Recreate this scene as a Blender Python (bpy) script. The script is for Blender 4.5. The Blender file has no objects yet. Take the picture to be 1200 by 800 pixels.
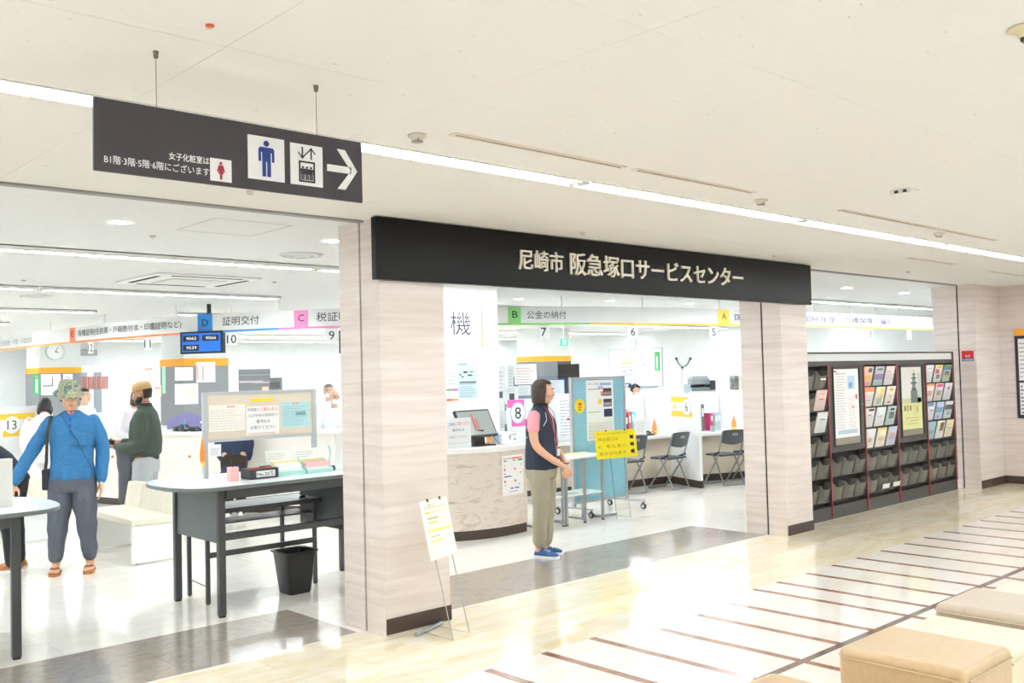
import bpy, bmesh, math, random
from math import sin, cos, pi, radians, sqrt, atan2, hypot
from mathutils import Vector, Matrix, noise
random.seed(7)
SC = bpy.context.scene; COL = SC.collection

# ---------------------------------------------------------------- camera
CH = 1.62; FPX = 1120.3; YAW, PIT, ROL = radians(47.25), radians(1.943), radians(-1.401)
_f = Vector((cos(YAW)*cos(PIT), sin(YAW)*cos(PIT), sin(PIT)))
_r = Vector((sin(YAW), -cos(YAW), 0)); _u = _r.cross(_f)
_r, _u = _r*cos(ROL)+_u*sin(ROL), -_r*sin(ROL)+_u*cos(ROL)
cd = bpy.data.cameras.new('camera'); cam = bpy.data.objects.new('camera', cd); COL.objects.link(cam)
cd.sensor_width = 36; cd.lens = FPX*36/1200; cd.clip_end = 200; cd.clip_start = .05
_m = Matrix((_r, _u, -_f)).transposed().to_4x4(); _m.translation = (0, 0, CH); cam.matrix_world = _m
SC.camera = cam
# ---------------------------------------------------------------- world, exposure
W = bpy.data.worlds.new('world'); SC.world = W; W.use_nodes = True
W.node_tree.nodes['Background'].inputs[0].default_value = (1, .97, .93, 1)
W.node_tree.nodes['Background'].inputs[1].default_value = 1.0
SC.view_settings.view_transform = 'Standard'; SC.view_settings.look = 'None'
SC.view_settings.gamma = 1; SC.view_settings.use_curve_mapping = False
SC.view_settings.exposure = 0.27
TUBE_CORRIDOR = 30.0; TUBE_OFFICE = 48.0; DOWNLIGHT = 190.0
SC.cycles.max_bounces = 8; SC.cycles.diffuse_bounces = 5; SC.cycles.caustics_reflective = False; SC.cycles.caustics_refractive = False
SC.cycles.use_denoising = True

# ---------------------------------------------------------------- measuring helper: a photo direction met with a plane gives a point in the room
def at(x, y, ax, v):
    d = _f+_r*((x-600)/FPX)-_u*((y-400)/FPX); o = Vector((0, 0, CH))
    return o+d*((v-o[ax])/d[ax])
# ---------------------------------------------------------------- materials
def lin(c):
    return tuple((v/12.92 if v <= .04045 else ((v+.055)/1.055)**2.4) for v in c)
def hexc(h):
    return lin(tuple(int(h[i:i+2], 16)/255 for i in (0, 2, 4)))
MC = {}
def M(h, rough=.5, metal=0, spec=.5, name=None, emit=0, alpha=1, trans=0):
    k = (h, rough, metal, spec, emit, alpha, trans)
    if k in MC: return MC[k]
    m = bpy.data.materials.new(name or 'mat_'+h); m.use_nodes = True
    nt = m.node_tree; b = nt.nodes['Principled BSDF']; c = hexc(h)+(1,)
    b.inputs['Base Color'].default_value = c; b.inputs['Roughness'].default_value = rough
    b.inputs['Metallic'].default_value = metal; b.inputs['Specular IOR Level'].default_value = spec
    if emit:
        b.inputs['Emission Color'].default_value = c; b.inputs['Emission Strength'].default_value = emit
    if alpha < 1: b.inputs['Alpha'].default_value = alpha
    if trans: b.inputs['Transmission Weight'].default_value = trans
    # a little procedural unevenness so no surface is perfectly flat
    if not emit:
        tc = nt.nodes.new('ShaderNodeTexCoord'); n = nt.nodes.new('ShaderNodeTexNoise'); n.inputs['Scale'].default_value = 9
        mr = nt.nodes.new('ShaderNodeMapRange'); mr.inputs[3].default_value = max(.02, rough-.06); mr.inputs[4].default_value = min(1, rough+.06)
        nt.links.new(tc.outputs['Object'], n.inputs['Vector']); nt.links.new(n.outputs[0], mr.inputs[0]); nt.links.new(mr.outputs[0], b.inputs['Roughness'])
    MC[k] = m; return m
def ramp(nt, fac, stops):
    r = nt.nodes.new('ShaderNodeValToRGB'); e = r.color_ramp.elements
    while len(e) < len(stops): e.new(.5)
    for s, (p, c) in zip(e, stops): s.position = p; s.color = hexc(c)+(1,)
    nt.links.new(fac, r.inputs[0]); return r.outputs[0]
def proc(name, stops, scale=(1, 1, 1), nscale=3, detail=6, rough=.4, bump=0, dist=0, spec=.5, rnd=0, coat=0, nrough=.6, rot=(0, 0, 0), coords='Object'):
    m = bpy.data.materials.new(name); m.use_nodes = True; nt = m.node_tree; b = nt.nodes['Principled BSDF']
    tc = nt.nodes.new('ShaderNodeTexCoord'); mp = nt.nodes.new('ShaderNodeMapping'); mp.inputs['Scale'].default_value = scale; mp.inputs['Rotation'].default_value = rot
    n = nt.nodes.new('ShaderNodeTexNoise'); n.inputs['Scale'].default_value = nscale; n.inputs['Detail'].default_value = detail
    n.inputs['Distortion'].default_value = dist; n.inputs['Roughness'].default_value = nrough
    if coords == 'World':
        g = nt.nodes.new('ShaderNodeNewGeometry'); nt.links.new(g.outputs['Position'], mp.inputs[0])
    else: nt.links.new(tc.outputs[coords], mp.inputs[0])
    nt.links.new(mp.outputs[0], n.inputs['Vector'])
    col = ramp(nt, n.outputs[0], stops)
    if rnd:
        oi = nt.nodes.new('ShaderNodeObjectInfo'); mr = nt.nodes.new('ShaderNodeMapRange'); mr.inputs[3].default_value = 1-rnd; mr.inputs[4].default_value = 1+rnd*.35
        nt.links.new(oi.outputs['Random'], mr.inputs[0]); hs = nt.nodes.new('ShaderNodeHueSaturation'); nt.links.new(mr.outputs[0], hs.inputs['Value']); nt.links.new(col, hs.inputs['Color']); col = hs.outputs[0]
    nt.links.new(col, b.inputs['Base Color']); b.inputs['Roughness'].default_value = rough; b.inputs['Specular IOR Level'].default_value = spec
    b.inputs['Coat Weight'].default_value = coat; b.inputs['Coat Roughness'].default_value = .06
    if bump:
        bp = nt.nodes.new('ShaderNodeBump'); bp.inputs['Strength'].default_value = bump; bp.inputs['Distance'].default_value = .01
        nt.links.new(n.outputs[0], bp.inputs['Height']); nt.links.new(bp.outputs[0], b.inputs['Normal'])
    return m
m_lam = proc('pale_woodgrain_laminate', [(.3, 'd3c5be'), (.5, 'dfd3cd'), (.7, 'e8dfda')], (.5, .5, 9), 2.2, 7, .45, .04, .4, coords='World')
m_ceil = None
def ceil_mat():
    m = bpy.data.materials.new('rock_wool_ceiling'); m.use_nodes = True; nt = m.node_tree; b = nt.nodes['Principled BSDF']
    g = nt.nodes.new('ShaderNodeNewGeometry'); mp = nt.nodes.new('ShaderNodeMapping'); mp.inputs['Scale'].default_value = (16, 50, 16)
    v = nt.nodes.new('ShaderNodeTexNoise'); v.inputs['Scale'].default_value = 1.0; v.inputs['Detail'].default_value = 2; v.inputs['Roughness'].default_value = .8
    nt.links.new(g.outputs['Position'], mp.inputs[0]); nt.links.new(mp.outputs[0], v.inputs['Vector'])
    c = ramp(nt, v.outputs[0], [(.0, 'b9a890'), (.255, 'c0b3a0'), (.28, 'dfdcd8'), (1, 'e3e0dc')])
    nt.links.new(c, b.inputs['Base Color']); b.inputs['Roughness'].default_value = .95
    bp = nt.nodes.new('ShaderNodeBump'); bp.inputs['Strength'].default_value = .25; bp.inputs['Distance'].default_value = .004
    nt.links.new(v.outputs[0], bp.inputs['Height']); nt.links.new(bp.outputs[0], b.inputs['Normal'])
    return m
m_ceil = ceil_mat()
m_ceil2 = proc('white_plaster_board', [(.3, 'dddddc'), (.7, 'e3e3e2')], (1, 1, 1), 14, 5, .95, .05, coords='World')
m_corr = proc('polished_cream_terrazzo', [(.35, 'f1e9da'), (.52, 'f5efe4'), (.7, 'f8f5ee')], (.7, 2.2, 1), 1.5, 7, .16, 0, .6, coat=.3, coords='World', rnd=.04)
m_corry = proc('polished_yellow_travertine', [(.3, 'ead7aa'), (.5, 'f2e6ca'), (.7, 'f7f1e2')], (1.2, 3.5, 1), 2.0, 8, .15, 0, 1.2, coat=.3, coords='World', rnd=.10)
m_tile = proc('polished_office_tile', [(.3, 'ebe5d7'), (.5, 'f0ece2'), (.72, 'f5f2ec')], (1, 3, 1), 2.4, 7, .15, 0, .8, coat=.2, coords='World', rnd=.05)
m_strip = proc('grey_brown_marble', [(.3, '948a7d'), (.5, 'a69c90'), (.62, '988e81'), (.8, 'b8afa3')], (1, 1.6, 1), 7, 9, .13, 0, .6, coat=.2, coords='World', rnd=.05)
m_inlay = proc('red_brown_marble_inlay', [(.35, '8c604c'), (.6, 'a4765f'), (.75, '946653')], (3, 3, 3), 4, 6, .13, coat=.3, coords='World')
m_inlayd = proc('dark_plum_stone_inlay', [(.35, '5c463e'), (.6, '735a50')], (3, 3, 3), 5, 6, .15, coat=.3, coords='World')
m_marb = proc('pink_beige_marble_laminate', [(.28, 'ab9887'), (.37, 'd0c1b3'), (.44, 'e0d5c9'), (.55, 'dccfc2'), (.63, 'cfc0b1'), (.7, 'e3d8cd')], (1.5, 1.5, 4.5), 2.0, 9, .35, 0, 1.6, rot=(0, .6, 0), coords='World')
m_base = M('46382f', .5); m_white = M('eeeeec', .55); m_wall = proc('white_painted_wall', [(.3, 'dfe2e2'), (.7, 'e6e9e9')], (1, 1, 1), 2, 3, .85, coords='World')
m_black = M('232220', .38); m_dark = M('3a3b3b', .4, 0, .5); m_dkmet = M('4c4f50', .38, .35); m_chrome = M('b4b8ba', .25, .8); m_silver = M('aeb3b6', .35, .6)
m_skin = {}
# ---------------------------------------------------------------- mesh builder
class MB:
    def __init__(s): s.b = bmesh.new(); s.mi = 0
    def _f(s, vs):
        try: f = s.b.faces.new(vs); f.material_index = s.mi; return f
        except ValueError: return None
    def poly(s, pts): return s._f([s.b.verts.new(p) for p in pts])
    def hexa(s, p):   # 8 points: bottom 4, top 4
        v = [s.b.verts.new(q) for q in p]
        for q in ((3, 2, 1, 0), (4, 5, 6, 7), (0, 1, 5, 4), (1, 2, 6, 5), (2, 3, 7, 6), (3, 0, 4, 7)): s._f([v[i] for i in q])
        return s
    def box(s, x0, x1, y0, y1, z0, z1):
        return s.hexa([(x0, y0, z0), (x1, y0, z0), (x1, y1, z0), (x0, y1, z0), (x0, y0, z1), (x1, y0, z1), (x1, y1, z1), (x0, y1, z1)])
    def fbox(s, F, u0, u1, v0, v1, n0, n1):   # box in a frame
        c = [(u0, v0, n0), (u1, v0, n0), (u1, v0, n1), (u0, v0, n1), (u0, v1, n0), (u1, v1, n0), (u1, v1, n1), (u0, v1, n1)]
        return s.hexa([F.pt(*q) for q in c])
    def prism(s, pts, z0, z1):
        a = [s.b.verts.new((x, y, z0)) for x, y in pts]; t = [s.b.verts.new((x, y, z1)) for x, y in pts]; n = len(pts)
        s._f(a[::-1]); s._f(t)
        for i in range(n): s._f([a[i], a[(i+1) % n], t[(i+1) % n], t[i]])
        return s
    def fprism(s, F, pts, n0, n1):
        a = [s.b.verts.new(F.pt(x, y, n0)) for x, y in pts]; t = [s.b.verts.new(F.pt(x, y, n1)) for x, y in pts]; n = len(pts)
        s._f(a[::-1]); s._f(t)
        for i in range(n): s._f([a[i], a[(i+1) % n], t[(i+1) % n], t[i]])
        return s
    def rings(s, R, cap=True):
        V = [[s.b.verts.new(p) for p in r] for r in R]; n = len(R[0])
        for a, b in zip(V, V[1:]):
            for i in range(n): s._f([a[i], a[(i+1) % n], b[(i+1) % n], b[i]])
        if cap: s._f(V[0][::-1]); s._f(V[-1])
        return s
    def tube(s, pts, r, n=8, cap=True, flat=1.0):
        pts = [Vector(p) for p in pts]; rr = r if isinstance(r, (list, tuple)) else [r]*len(pts); R = []; prev = None
        for i, p in enumerate(pts):
            t = (pts[min(i+1, len(pts)-1)]-pts[max(i-1, 0)])
            t = t.normalized() if t.length > 1e-9 else Vector((0, 0, 1))
            if prev is None:
                a = Vector((0, 0, 1)) if abs(t.z) < .9 else Vector((1, 0, 0)); u = t.cross(a).normalized()
            else:
                u = (prev-t*prev.dot(t)); u = u.normalized() if u.length > 1e-6 else t.orthogonal().normalized()
            prev = u; w = t.cross(u)
            R.append([p+u*cos(2*pi*k/n)*rr[i]+w*sin(2*pi*k/n)*rr[i]*flat for k in range(n)])
        return s.rings(R, cap)
    def ell(s, c, rx, ry, rz, n=14, m=9, mat=None):
        c = Vector(c); R = []
        for j in range(m+1):
            th = pi*(j+.02 if j == 0 else (j-.02 if j == m else j))/m
            r = []
            for k in range(n):
                p = Vector((rx*sin(th)*cos(2*pi*k/n), ry*sin(th)*sin(2*pi*k/n), -rz*cos(th)))
                if mat: p = mat @ p
                r.append(c+p)
            R.append(r)
        return s.rings(R)
    def disc(s, F, u, v, r, n0, n1, k=20, rv=None):
        return s.fprism(F, [(u+r*cos(2*pi*i/k), v+(rv or r)*sin(2*pi*i/k)) for i in range(k)], n0, n1)
    def lathe(s, c, prof, n=16, cap=True):
        c = Vector(c)
        return s.rings([[c+Vector((r*cos(2*pi*k/n), r*sin(2*pi*k/n), z)) for k in range(n)] for r, z in prof], cap)
    def build(s, name, mats, parent=None, smooth=False, bevel=0, kind=None, label=None, world=True):
        if parent is not None and kind is None and name not in JOINED:
            parts = s.pieces()
            if 1 < len(parts) <= 40:
                res = None
                for q in parts:
                    t = MB(); t.b = q; q_ = t.build(name, mats, parent, smooth, bevel, '', label, world); res = res or q_
                s.b.free(); return res
        me = bpy.data.meshes.new(name)
        bmesh.ops.recalc_face_normals(s.b, faces=s.b.faces)
        if parent is not None and world:
            mi = wmat(parent).inverted(); s.b.transform(mi)
        s.b.to_mesh(me); s.b.free()
        for m in (mats if isinstance(mats, (list, tuple)) else [mats]): me.materials.append(m)
        o = bpy.data.objects.new(name, me); COL.objects.link(o)
        if parent is not None: o.parent = parent
        if smooth:
            for p in me.polygons: p.use_smooth = True
        if smooth == 'auto':
            me.polygons.foreach_set('use_smooth', [True]*len(me.polygons))
            md = o.modifiers.new('split', 'EDGE_SPLIT'); md.split_angle = radians(38)
        if bevel:
            md = o.modifiers.new('bevel', 'BEVEL'); md.width = bevel; md.segments = 3; md.limit_method = 'ANGLE'; md.angle_limit = radians(40)
            for p in me.polygons: p.use_smooth = True
            me.polygons.foreach_set('use_smooth', [True]*len(me.polygons)); md.harden_normals = True
        if kind: o['kind'] = kind
        if label: o['label'] = label
        return o
    def pieces(s):
        b = s.b; b.verts.ensure_lookup_table(); seen = {}; isl = []
        b.verts.index_update()
        for v in b.verts:
            if v.index in seen: continue
            st = [v]; seen[v.index] = len(isl); cur = [v]
            while st:
                x = st.pop()
                for e in x.link_edges:
                    y = e.other_vert(x)
                    if y.index not in seen: seen[y.index] = len(isl); st.append(y); cur.append(y)
            isl.append(cur)
            if len(isl) > 60: return []
        bb = [(Vector([min(v.co[i] for v in c) for i in range(3)]), Vector([max(v.co[i] for v in c) for i in range(3)])) for c in isl]
        g = list(range(len(isl)))
        def root(i):
            while g[i] != i: i = g[i]
            return i
        for i in range(len(isl)):
            for j in range(i):
                gap = sqrt(sum(max(0, bb[i][0][k]-bb[j][1][k], bb[j][0][k]-bb[i][1][k])**2 for k in range(3)))
                if gap < .002: g[root(i)] = root(j)
        rs = {root(i) for i in range(len(isl))}
        if len(rs) < 2: return []
        out = []
        for r in rs:
            nb = bmesh.new(); mp = {}
            for i in range(len(isl)):
                if root(i) == r:
                    for v in isl[i]: mp[v.index] = nb.verts.new(v.co)
            for f in b.faces:
                if f.verts[0].index in mp:
                    nf = nb.faces.new([mp[v.index] for v in f.verts]); nf.material_index = f.material_index
            out.append(nb)
        return out
def wmat(o):
    m = o.matrix_basis.copy()
    while o.parent: o = o.parent; m = o.matrix_basis @ m
    return m
JOINED = {'print', 'lettering', 'lift_pictogram', 'man_pictogram', 'woman_pictogram', 'cage'}
class Frame:
    def __init__(s, O, U, V):
        s.O = Vector(O); s.U = Vector(U).normalized(); V = Vector(V); s.V = (V-s.U*V.dot(s.U)).normalized(); s.N = s.U.cross(s.V)
    def pt(s, u, v, n=0): return s.O+s.U*u+s.V*v+s.N*n
class Curve:   # a vertical frame that follows a plan polyline (u = distance along it, v = height, n = towards the hall)
    def __init__(s, P, sgn=1):
        s.P = [Vector((x, y)) for x, y in P]; s.L = [0]; s.sgn = sgn
        for a, b in zip(s.P, s.P[1:]): s.L.append(s.L[-1]+(b-a).length)
    def tan(s, i):
        a = s.P[max(i-1, 0)]; b = s.P[min(i+1, len(s.P)-1)]; return (b-a).normalized()
    def pt(s, u, v, n=0):
        i = 0
        while i < len(s.L)-2 and s.L[i+1] < u: i += 1
        t = (u-s.L[i])/(s.L[i+1]-s.L[i]); p = s.P[i].lerp(s.P[i+1], t); tt = min(1, max(0, t)); d = s.tan(i).lerp(s.tan(i+1), tt).normalized()
        q = p+Vector((d.y, -d.x))*n*s.sgn; return Vector((q.x, q.y, v))
    def cross(s, px):   # distance along the curve where the photo column px meets it
        d = _f+_r*((px-600)/FPX)-_u*((-10)/FPX); d = Vector((d.x, d.y))
        for i, (a, b) in enumerate(zip(s.P, s.P[1:])):
            e = b-a; det = d.x*(-e.y)+e.x*d.y
            if abs(det) < 1e-9: continue
            t = (d.x*a.y-d.y*a.x)/det
            if -1e-6 <= t <= 1+1e-6 and (a+e*t).dot(d) > 0: return s.L[i]+t*e.length
        return None
def refine(P, k=6):
    P = [Vector(p) for p in P]; out = []
    for i in range(len(P)-1):
        p0, p1, p2, p3 = P[max(i-1, 0)], P[i], P[i+1], P[min(i+2, len(P)-1)]
        for j in range(k):
            t = j/k; out.append(.5*((2*p1)+(p2-p0)*t+(2*p0-5*p1+4*p2-p3)*t*t+(3*p1-p0-3*p2+p3)*t**3))
    out.append(P[-1]); return out
# ---------------------------------------------------------------- tagging
def tag(o, label, cat, group=None, kind=None):
    if label: o['label'] = label
    if cat: o['category'] = cat
    if group: o['group'] = group
    if kind: o['kind'] = kind
    return o
def thing(name, label, cat, loc=(0, 0, 0), rz=0, group=None):
    o = bpy.data.objects.new(name, None); COL.objects.link(o); o.location = loc; o.rotation_euler = (0, 0, rz); o.empty_display_size = .1
    o.matrix_basis = Matrix.Translation(loc) @ Matrix.Rotation(rz, 4, 'Z')
    return tag(o, label, cat, group)
def struct(o): o['kind'] = 'structure'; return o
def copy_tree(o, parent=None):
    c = o.copy(); COL.objects.link(c)
    if parent is not None: c.parent = parent

    return c
KIDS = {}
def dup(root, loc, rz, label=None):
    r = root.copy(); COL.objects.link(r); r.matrix_basis = Matrix.Translation(loc) @ Matrix.Rotation(rz, 4, 'Z')
    if label: r['label'] = label
    for ch in list(root.children):
        c = ch.copy(); COL.objects.link(c); c.parent = r
        for g in list(ch.children):
            d = g.copy(); COL.objects.link(d); d.parent = c
    return r
# ---------------------------------------------------------------- lettering
TCACHE = {}
def glyphs(txt, bold=0):
    k = (txt, bold)
    if k not in TCACHE:
        c = bpy.data.curves.new('t', 'FONT'); c.body = txt; c.size = 1; c.resolution_u = 2; c.offset = bold; c.fill_mode = 'FRONT'
        o = bpy.data.objects.new('t', c); COL.objects.link(o); dg = bpy.context.evaluated_depsgraph_get()
        me = bpy.data.meshes.new_from_object(o.evaluated_get(dg)); bpy.data.objects.remove(o)
        V = [v.co.copy() for v in me.vertices]; P = [tuple(p.vertices) for p in me.polygons]; bpy.data.meshes.remove(me)
        xs = [v.x for v in V] or [0, 1]; ys = [v.y for v in V] or [0, 1]
        TCACHE[k] = ([((v.x-min(xs))/max(1e-6, max(xs)-min(xs)), (v.y-min(ys))/max(1e-6, max(ys)-min(ys))) for v in V], P)
    return TCACHE[k]
def put_text(mb, F, txt, u0, u1, v0, v1, n=.002, depth=0, bold=0, mi=0):
    V, P = glyphs(txt, bold); b = mb.b; mb.mi = mi
    top = [b.verts.new(F.pt(u0+(u1-u0)*x, v0+(v1-v0)*y, n+depth)) for x, y in V]
    for p in P: mb._f([top[i] for i in p])
    if depth:
        bot = [b.verts.new(F.pt(u0+(u1-u0)*x, v0+(v1-v0)*y, n)) for x, y in V]
        cnt = {}
        for p in P:
            for i in range(len(p)):
                e = (p[i], p[(i+1) % len(p)]); cnt[frozenset(e)] = cnt.get(frozenset(e), [])+[e]
        for k, es in cnt.items():
            if len(es) == 1: a, c = es[0]; mb._f([top[a], top[c], bot[c], bot[a]])
    mb.mi = 0
def lettering(F, txt, u0, u1, v0, v1, mat, parent, n=.002, depth=0, bold=0, name='lettering'):
    mb = MB(); put_text(mb, F, txt, u0, u1, v0, v1, n, depth, bold)
    me_o = mb_build_flat(mb, name, mat, parent); return me_o
def mb_build_flat(mb, name, mat, parent):
    me = bpy.data.meshes.new(name); mb.b.transform(wmat(parent).inverted()); mb.b.to_mesh(me); mb.b.free()
    for m in (mat if isinstance(mat, (list, tuple)) else [mat]): me.materials.append(m)
    o = bpy.data.objects.new(name, me); COL.objects.link(o); o.parent = parent; return o
def sheet(name, label, cat, F, u0, u1, v0, v1, col='f4f4f0', n=.004, th=.002, rects=(), texts=(), group=None, rough=.5):
    """a flat printed thing: a thin sheet with a print child; rects (fu0,fv0,fu1,fv1,colour), texts (txt,fu0,fv0,fu1,fv1,colour)"""
    mb = MB(); mb.fbox(F, u0, u1, v0, v1, n, n+th); c = F.pt((u0+u1)/2, v0, n)
    o = thing(name, label, cat, tuple(c), 0, group); mb.build('sheet', M(col, rough), o)
    if rects or texts: printing(o, F, u0, u1, v0, v1, n+th, rects, texts)
    return o
def printing(o, F, u0, u1, v0, v1, n, rects, texts):
    mats = []; mb = MB()
    def mi(c):
        if c not in mats: mats.append(c)
        return mats.index(c)
    w, h = u1-u0, v1-v0
    for j, (a, b, c, d, col) in enumerate(rects):
        mb.mi = mi(col); e = n+.0006+.0002*(j % 5)
        mb.poly([F.pt(u0+w*a, v0+h*b, e), F.pt(u0+w*c, v0+h*b, e), F.pt(u0+w*c, v0+h*d, e), F.pt(u0+w*a, v0+h*d, e)])
    for (t, a, b, c, d, col) in texts:
        put_text(mb, F, t, u0+w*a, u0+w*c, v0+h*b, v0+h*d, n+.0022, 0, .008, mi(col))
    return mb_build_flat(mb, 'print', [M(c, .6) for c in mats], o)
def lines(n, a=.1, b=.9, top=.85, bot=.1, col='8a8f96', th=.25, rs=None, ragged=.3):
    rs = rs or random.Random(n); out = []; st = (top-bot)/n
    for i in range(n):
        y = top-st*(i+1); e = b-rs.random()*ragged*(b-a); x = a
        while x < e:
            w = .03+.10*rs.random(); out.append((x, y, min(e, x+w), y+st*th, col)); x += w+.02
    return out
# ================================================================ STRUCTURE
CZ = 2.632
fl = struct(MB().box(-8, 26, -8, 5.19, -.12, -.002).build('floor', m_corr))
# yellow travertine slabs between the shop fronts and the striped field (running bond), and cream slabs under the stripes
for r in range(4):
    y0 = 4.03+r*.29; x = -1.2+(r % 2)*.43
    while x < 15:
        MB().box(x+.0015, x+.86, y0+.0015, y0+.2885, -.03, 0).build('floor_tile', m_corry, fl); x += .8615
for r in range(5):
    y0 = 1.42+r*.522; x = .3
    while x < 13:
        MB().box(x+.001, x+.86, y0+.001, y0+.521, -.03, 0).build('floor_tile', m_corr, fl); x += .861
sx = [2.2, 2.62, 3.05, 3.472, 3.908, 4.32, 4.76, 5.20, 5.599, 6.066, 6.385, 6.80, 7.206, 7.61, 8.04, 8.49, 8.895, 9.321, 9.768, 10.208, 10.608, 10.997, 11.41, 11.83, 12.25, 12.67]
for x in sx:
    MB().box(x-.027, x+.027, 1.75, 4.02, -.02, .0012).build('floor_inlay', m_inlay, fl)
MB().box(-2, 14, 2.83, 2.875, -.02, .0018).build('floor_inlay', m_inlayd, fl, label='long dark inlay strip crossing the brown stripes')
MB().box(-2, 12.6, 5.19, 5.215, -.12, .001).build('trim_1', M('e9e2d2', .25)).__setitem__('kind', 'structure')
fo = struct(MB().box(-3, 26, 5.215, 26, -.12, -.002).build('floor_office', m_tile))
for a, b in ((-2.0, 3.42), (3.99, 8.12)):
    k = a
    while k < b:
        e = min(b, k+.86)
        for y in (5.217, 5.66): MB().box(k+.001, e-.001, y, y+.44, -.03, 0).build('floor_strip_tile', m_strip, fo)
        k = e
g = .43; nt_ = 0
for j in range(9):
    for i in range(18):
        x0 = 1.50+i*g; y0 = 6.10+j*g; p = (x0-1.2)*1.02
        if x0 > y0*.98+1.6 or x0 < y0*.18-.3: continue
        MB().box(x0+.0012, x0+g-.0012, y0+.0012, y0+g-.0012, -.03, 0).build('floor_tile', m_tile, fo); nt_ += 1
# ceilings
ce = struct(MB().box(-8, 26, -8, 5.16, CZ+.035, CZ+.2).build('ceiling', m_ceil))
def ceil_panel(x0, x1, y0, y1):
    MB().box(x0+.0007, x1-.0007, y0+.0007, y1-.0007, CZ, CZ+.035).build('ceiling_panel', m_ceil, ce)
XL = [-1.39+.905*i for i in range(19)]
for i in range(len(XL)-1):
    for (a, b) in ((-.05, .86), (.86, 1.77), (1.77, 2.68), (2.68, 3.41)): ceil_panel(XL[i], XL[i+1], a, b)
    for (a, b) in ((3.57, 4.36), (4.36, 5.14)): ceil_panel(XL[i], XL[i+1], a, b)
MB().box(-8, 26, -8, -.05, CZ, CZ+.035).build('ceiling_slab', m_ceil, ce); MB().box(-8, -1.4, -.05, 3.41, CZ, CZ+.035).build('ceiling_slab', m_ceil, ce)
MB().box(14.9, 26, -.05, 5.14, CZ, CZ+.035).build('ceiling_slab', m_ceil, ce)
co = struct(MB().box(-3, 26, 5.2, 26, CZ, CZ+.2).build('ceiling_office', m_ceil2))
MB().box(-3, 12.6, 5.14, 5.2, CZ-.012, CZ+.1).build('trim_2', M('8d8a84', .5)).__setitem__('kind', 'structure')
# walls
struct(MB().box(-3.1, -3, 5.2, 26, 0, CZ).build('wall_left', m_wall))
struct(MB().box(-3, 26, 23.6, 23.7, 0, CZ).build('wall_back', m_wall))
struct(MB().box(19.8, 19.9, 5.6, 23.6, 0, CZ).build('wall_right', m_wall))
struct(MB().box(12.9, 19.8, 5.5, 5.6, 0, CZ).build('wall_front_inner', m_wall))
struct(MB().box(-8, 26, -8.1, -8, 0, CZ).build('wall_corridor_back', m_wall))
def pier(name, x0, x1, grooves):
    o = struct(MB().box(x0, x1, 4.98, 5.185, 0, CZ).build(name, m_lam))
    MB().box(x0, x1, 5.205, 5.44, 0, CZ).build('jamb_panel', m_lam, o)
    MB().box(x0+.012, x1-.012, 5.185, 5.205, 0, CZ).build('shutter_groove', M('1b1a19', .7), o)
    return o
pL = pier('wall_pier_left', 3.475, 3.992, 1); pR = pier('wall_pier_right', 8.125, 8.59, 1)
for o_, a, b, nm in ((pL, 3.475, 3.992, 'baseboard_left'), (pR, 8.125, 8.59, 'baseboard_right')):
    struct(MB().box(a+.004, b+.004, 4.972, 4.981, .012, .108).build(nm, m_base))
# right-hand corner wall with its slanted return
wr = struct(MB().prism([(12.72, 5.185), (12.72, 4.98), (13.53, 4.98), (13.53, 3.9), (15.4, 3.9), (15.4, 5.185)], 0, CZ).build('wall_corner', m_lam))
MB().box(12.72, 13.2, 5.205, 5.5, 0, CZ).build('jamb_panel', m_lam, wr); MB().box(12.735, 13.2, 5.185, 5.205, 0, CZ).build('shutter_groove', M('1b1a19', .7), wr)
struct(MB().prism([(12.73, 4.982), (12.73, 4.972), (13.522, 4.972), (13.522, 3.892), (15.4, 3.892), (15.4, 3.9), (13.53, 3.9), (13.53, 4.982)], .004, .105).build('baseboard_corner', m_base))
# office columns
def column(name, x0, x1, y0, y1, pc='8a8d91'):
    c = struct(MB().box(x0, x1, y0, y1, 0, CZ).build(name, m_wall))
    e = .012
    MB().box(x0-e, x1+e, y0-e, y1+e, .9, 1.88).build('grey_panel', M(pc, .6), c)
    MB().box(x0-e-.004, x1+e+.004, y0-e-.004, y1+e+.004, 1.88, 2.0).build('orange_band', M('f6a92c', .55), c)
    return c
colA = column('wall_column_left', 6.61, 7.36, 15.0, 15.9)
colB = column('wall_column_far', 6.45, 7.3, 21.9, 22.8)
colC = column('wall_column_middle', 14.9, 15.75, 15.1, 15.95, '4a4c58')
# ceiling lights
m_tube = M('ffffff', .5, emit=TUBE_CORRIDOR); m_tube2 = bpy.data.materials.new('office_tube'); m_tube2.use_nodes = True
_b = m_tube2.node_tree.nodes['Principled BSDF']; _b.inputs['Emission Color'].default_value = (.87, .94, 1, 1); _b.inputs['Emission Strength'].default_value = TUBE_OFFICE
_b = m_tube.node_tree.nodes['Principled BSDF']; _b.inputs['Emission Color'].default_value = (.86, .93, 1, 1)
def tube_light(x0, x1, y, label, mt, group=None, z=CZ, w=.075, trim=True, cat='ceiling light'):
    o = thing('ceiling_light', label, cat, ((x0+x1)/2, y, z+.03), 0, group)
    MB().box(x0, x1, y-w, y-w+.012, z-.004, z+.03).box(x0, x1, y+w-.012, y+w, z-.004, z+.03).box(x0, x1, y-w, y+w, z+.026, z+.03).build('housing', M('eeeeea', .4), o)
    MB().box(x0+.05, x1-.05, y-.028, y+.028, z+.001, z+.02).build('tube', mt, o)
    MB().box(x0+.012, x0+.045, y-.04, y+.04, z-.002, z+.026).box(x1-.045, x1-.012, y-.04, y+.04, z-.002, z+.026).build('end_cap', M('d8d8d4', .4), o)
    return o
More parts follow.
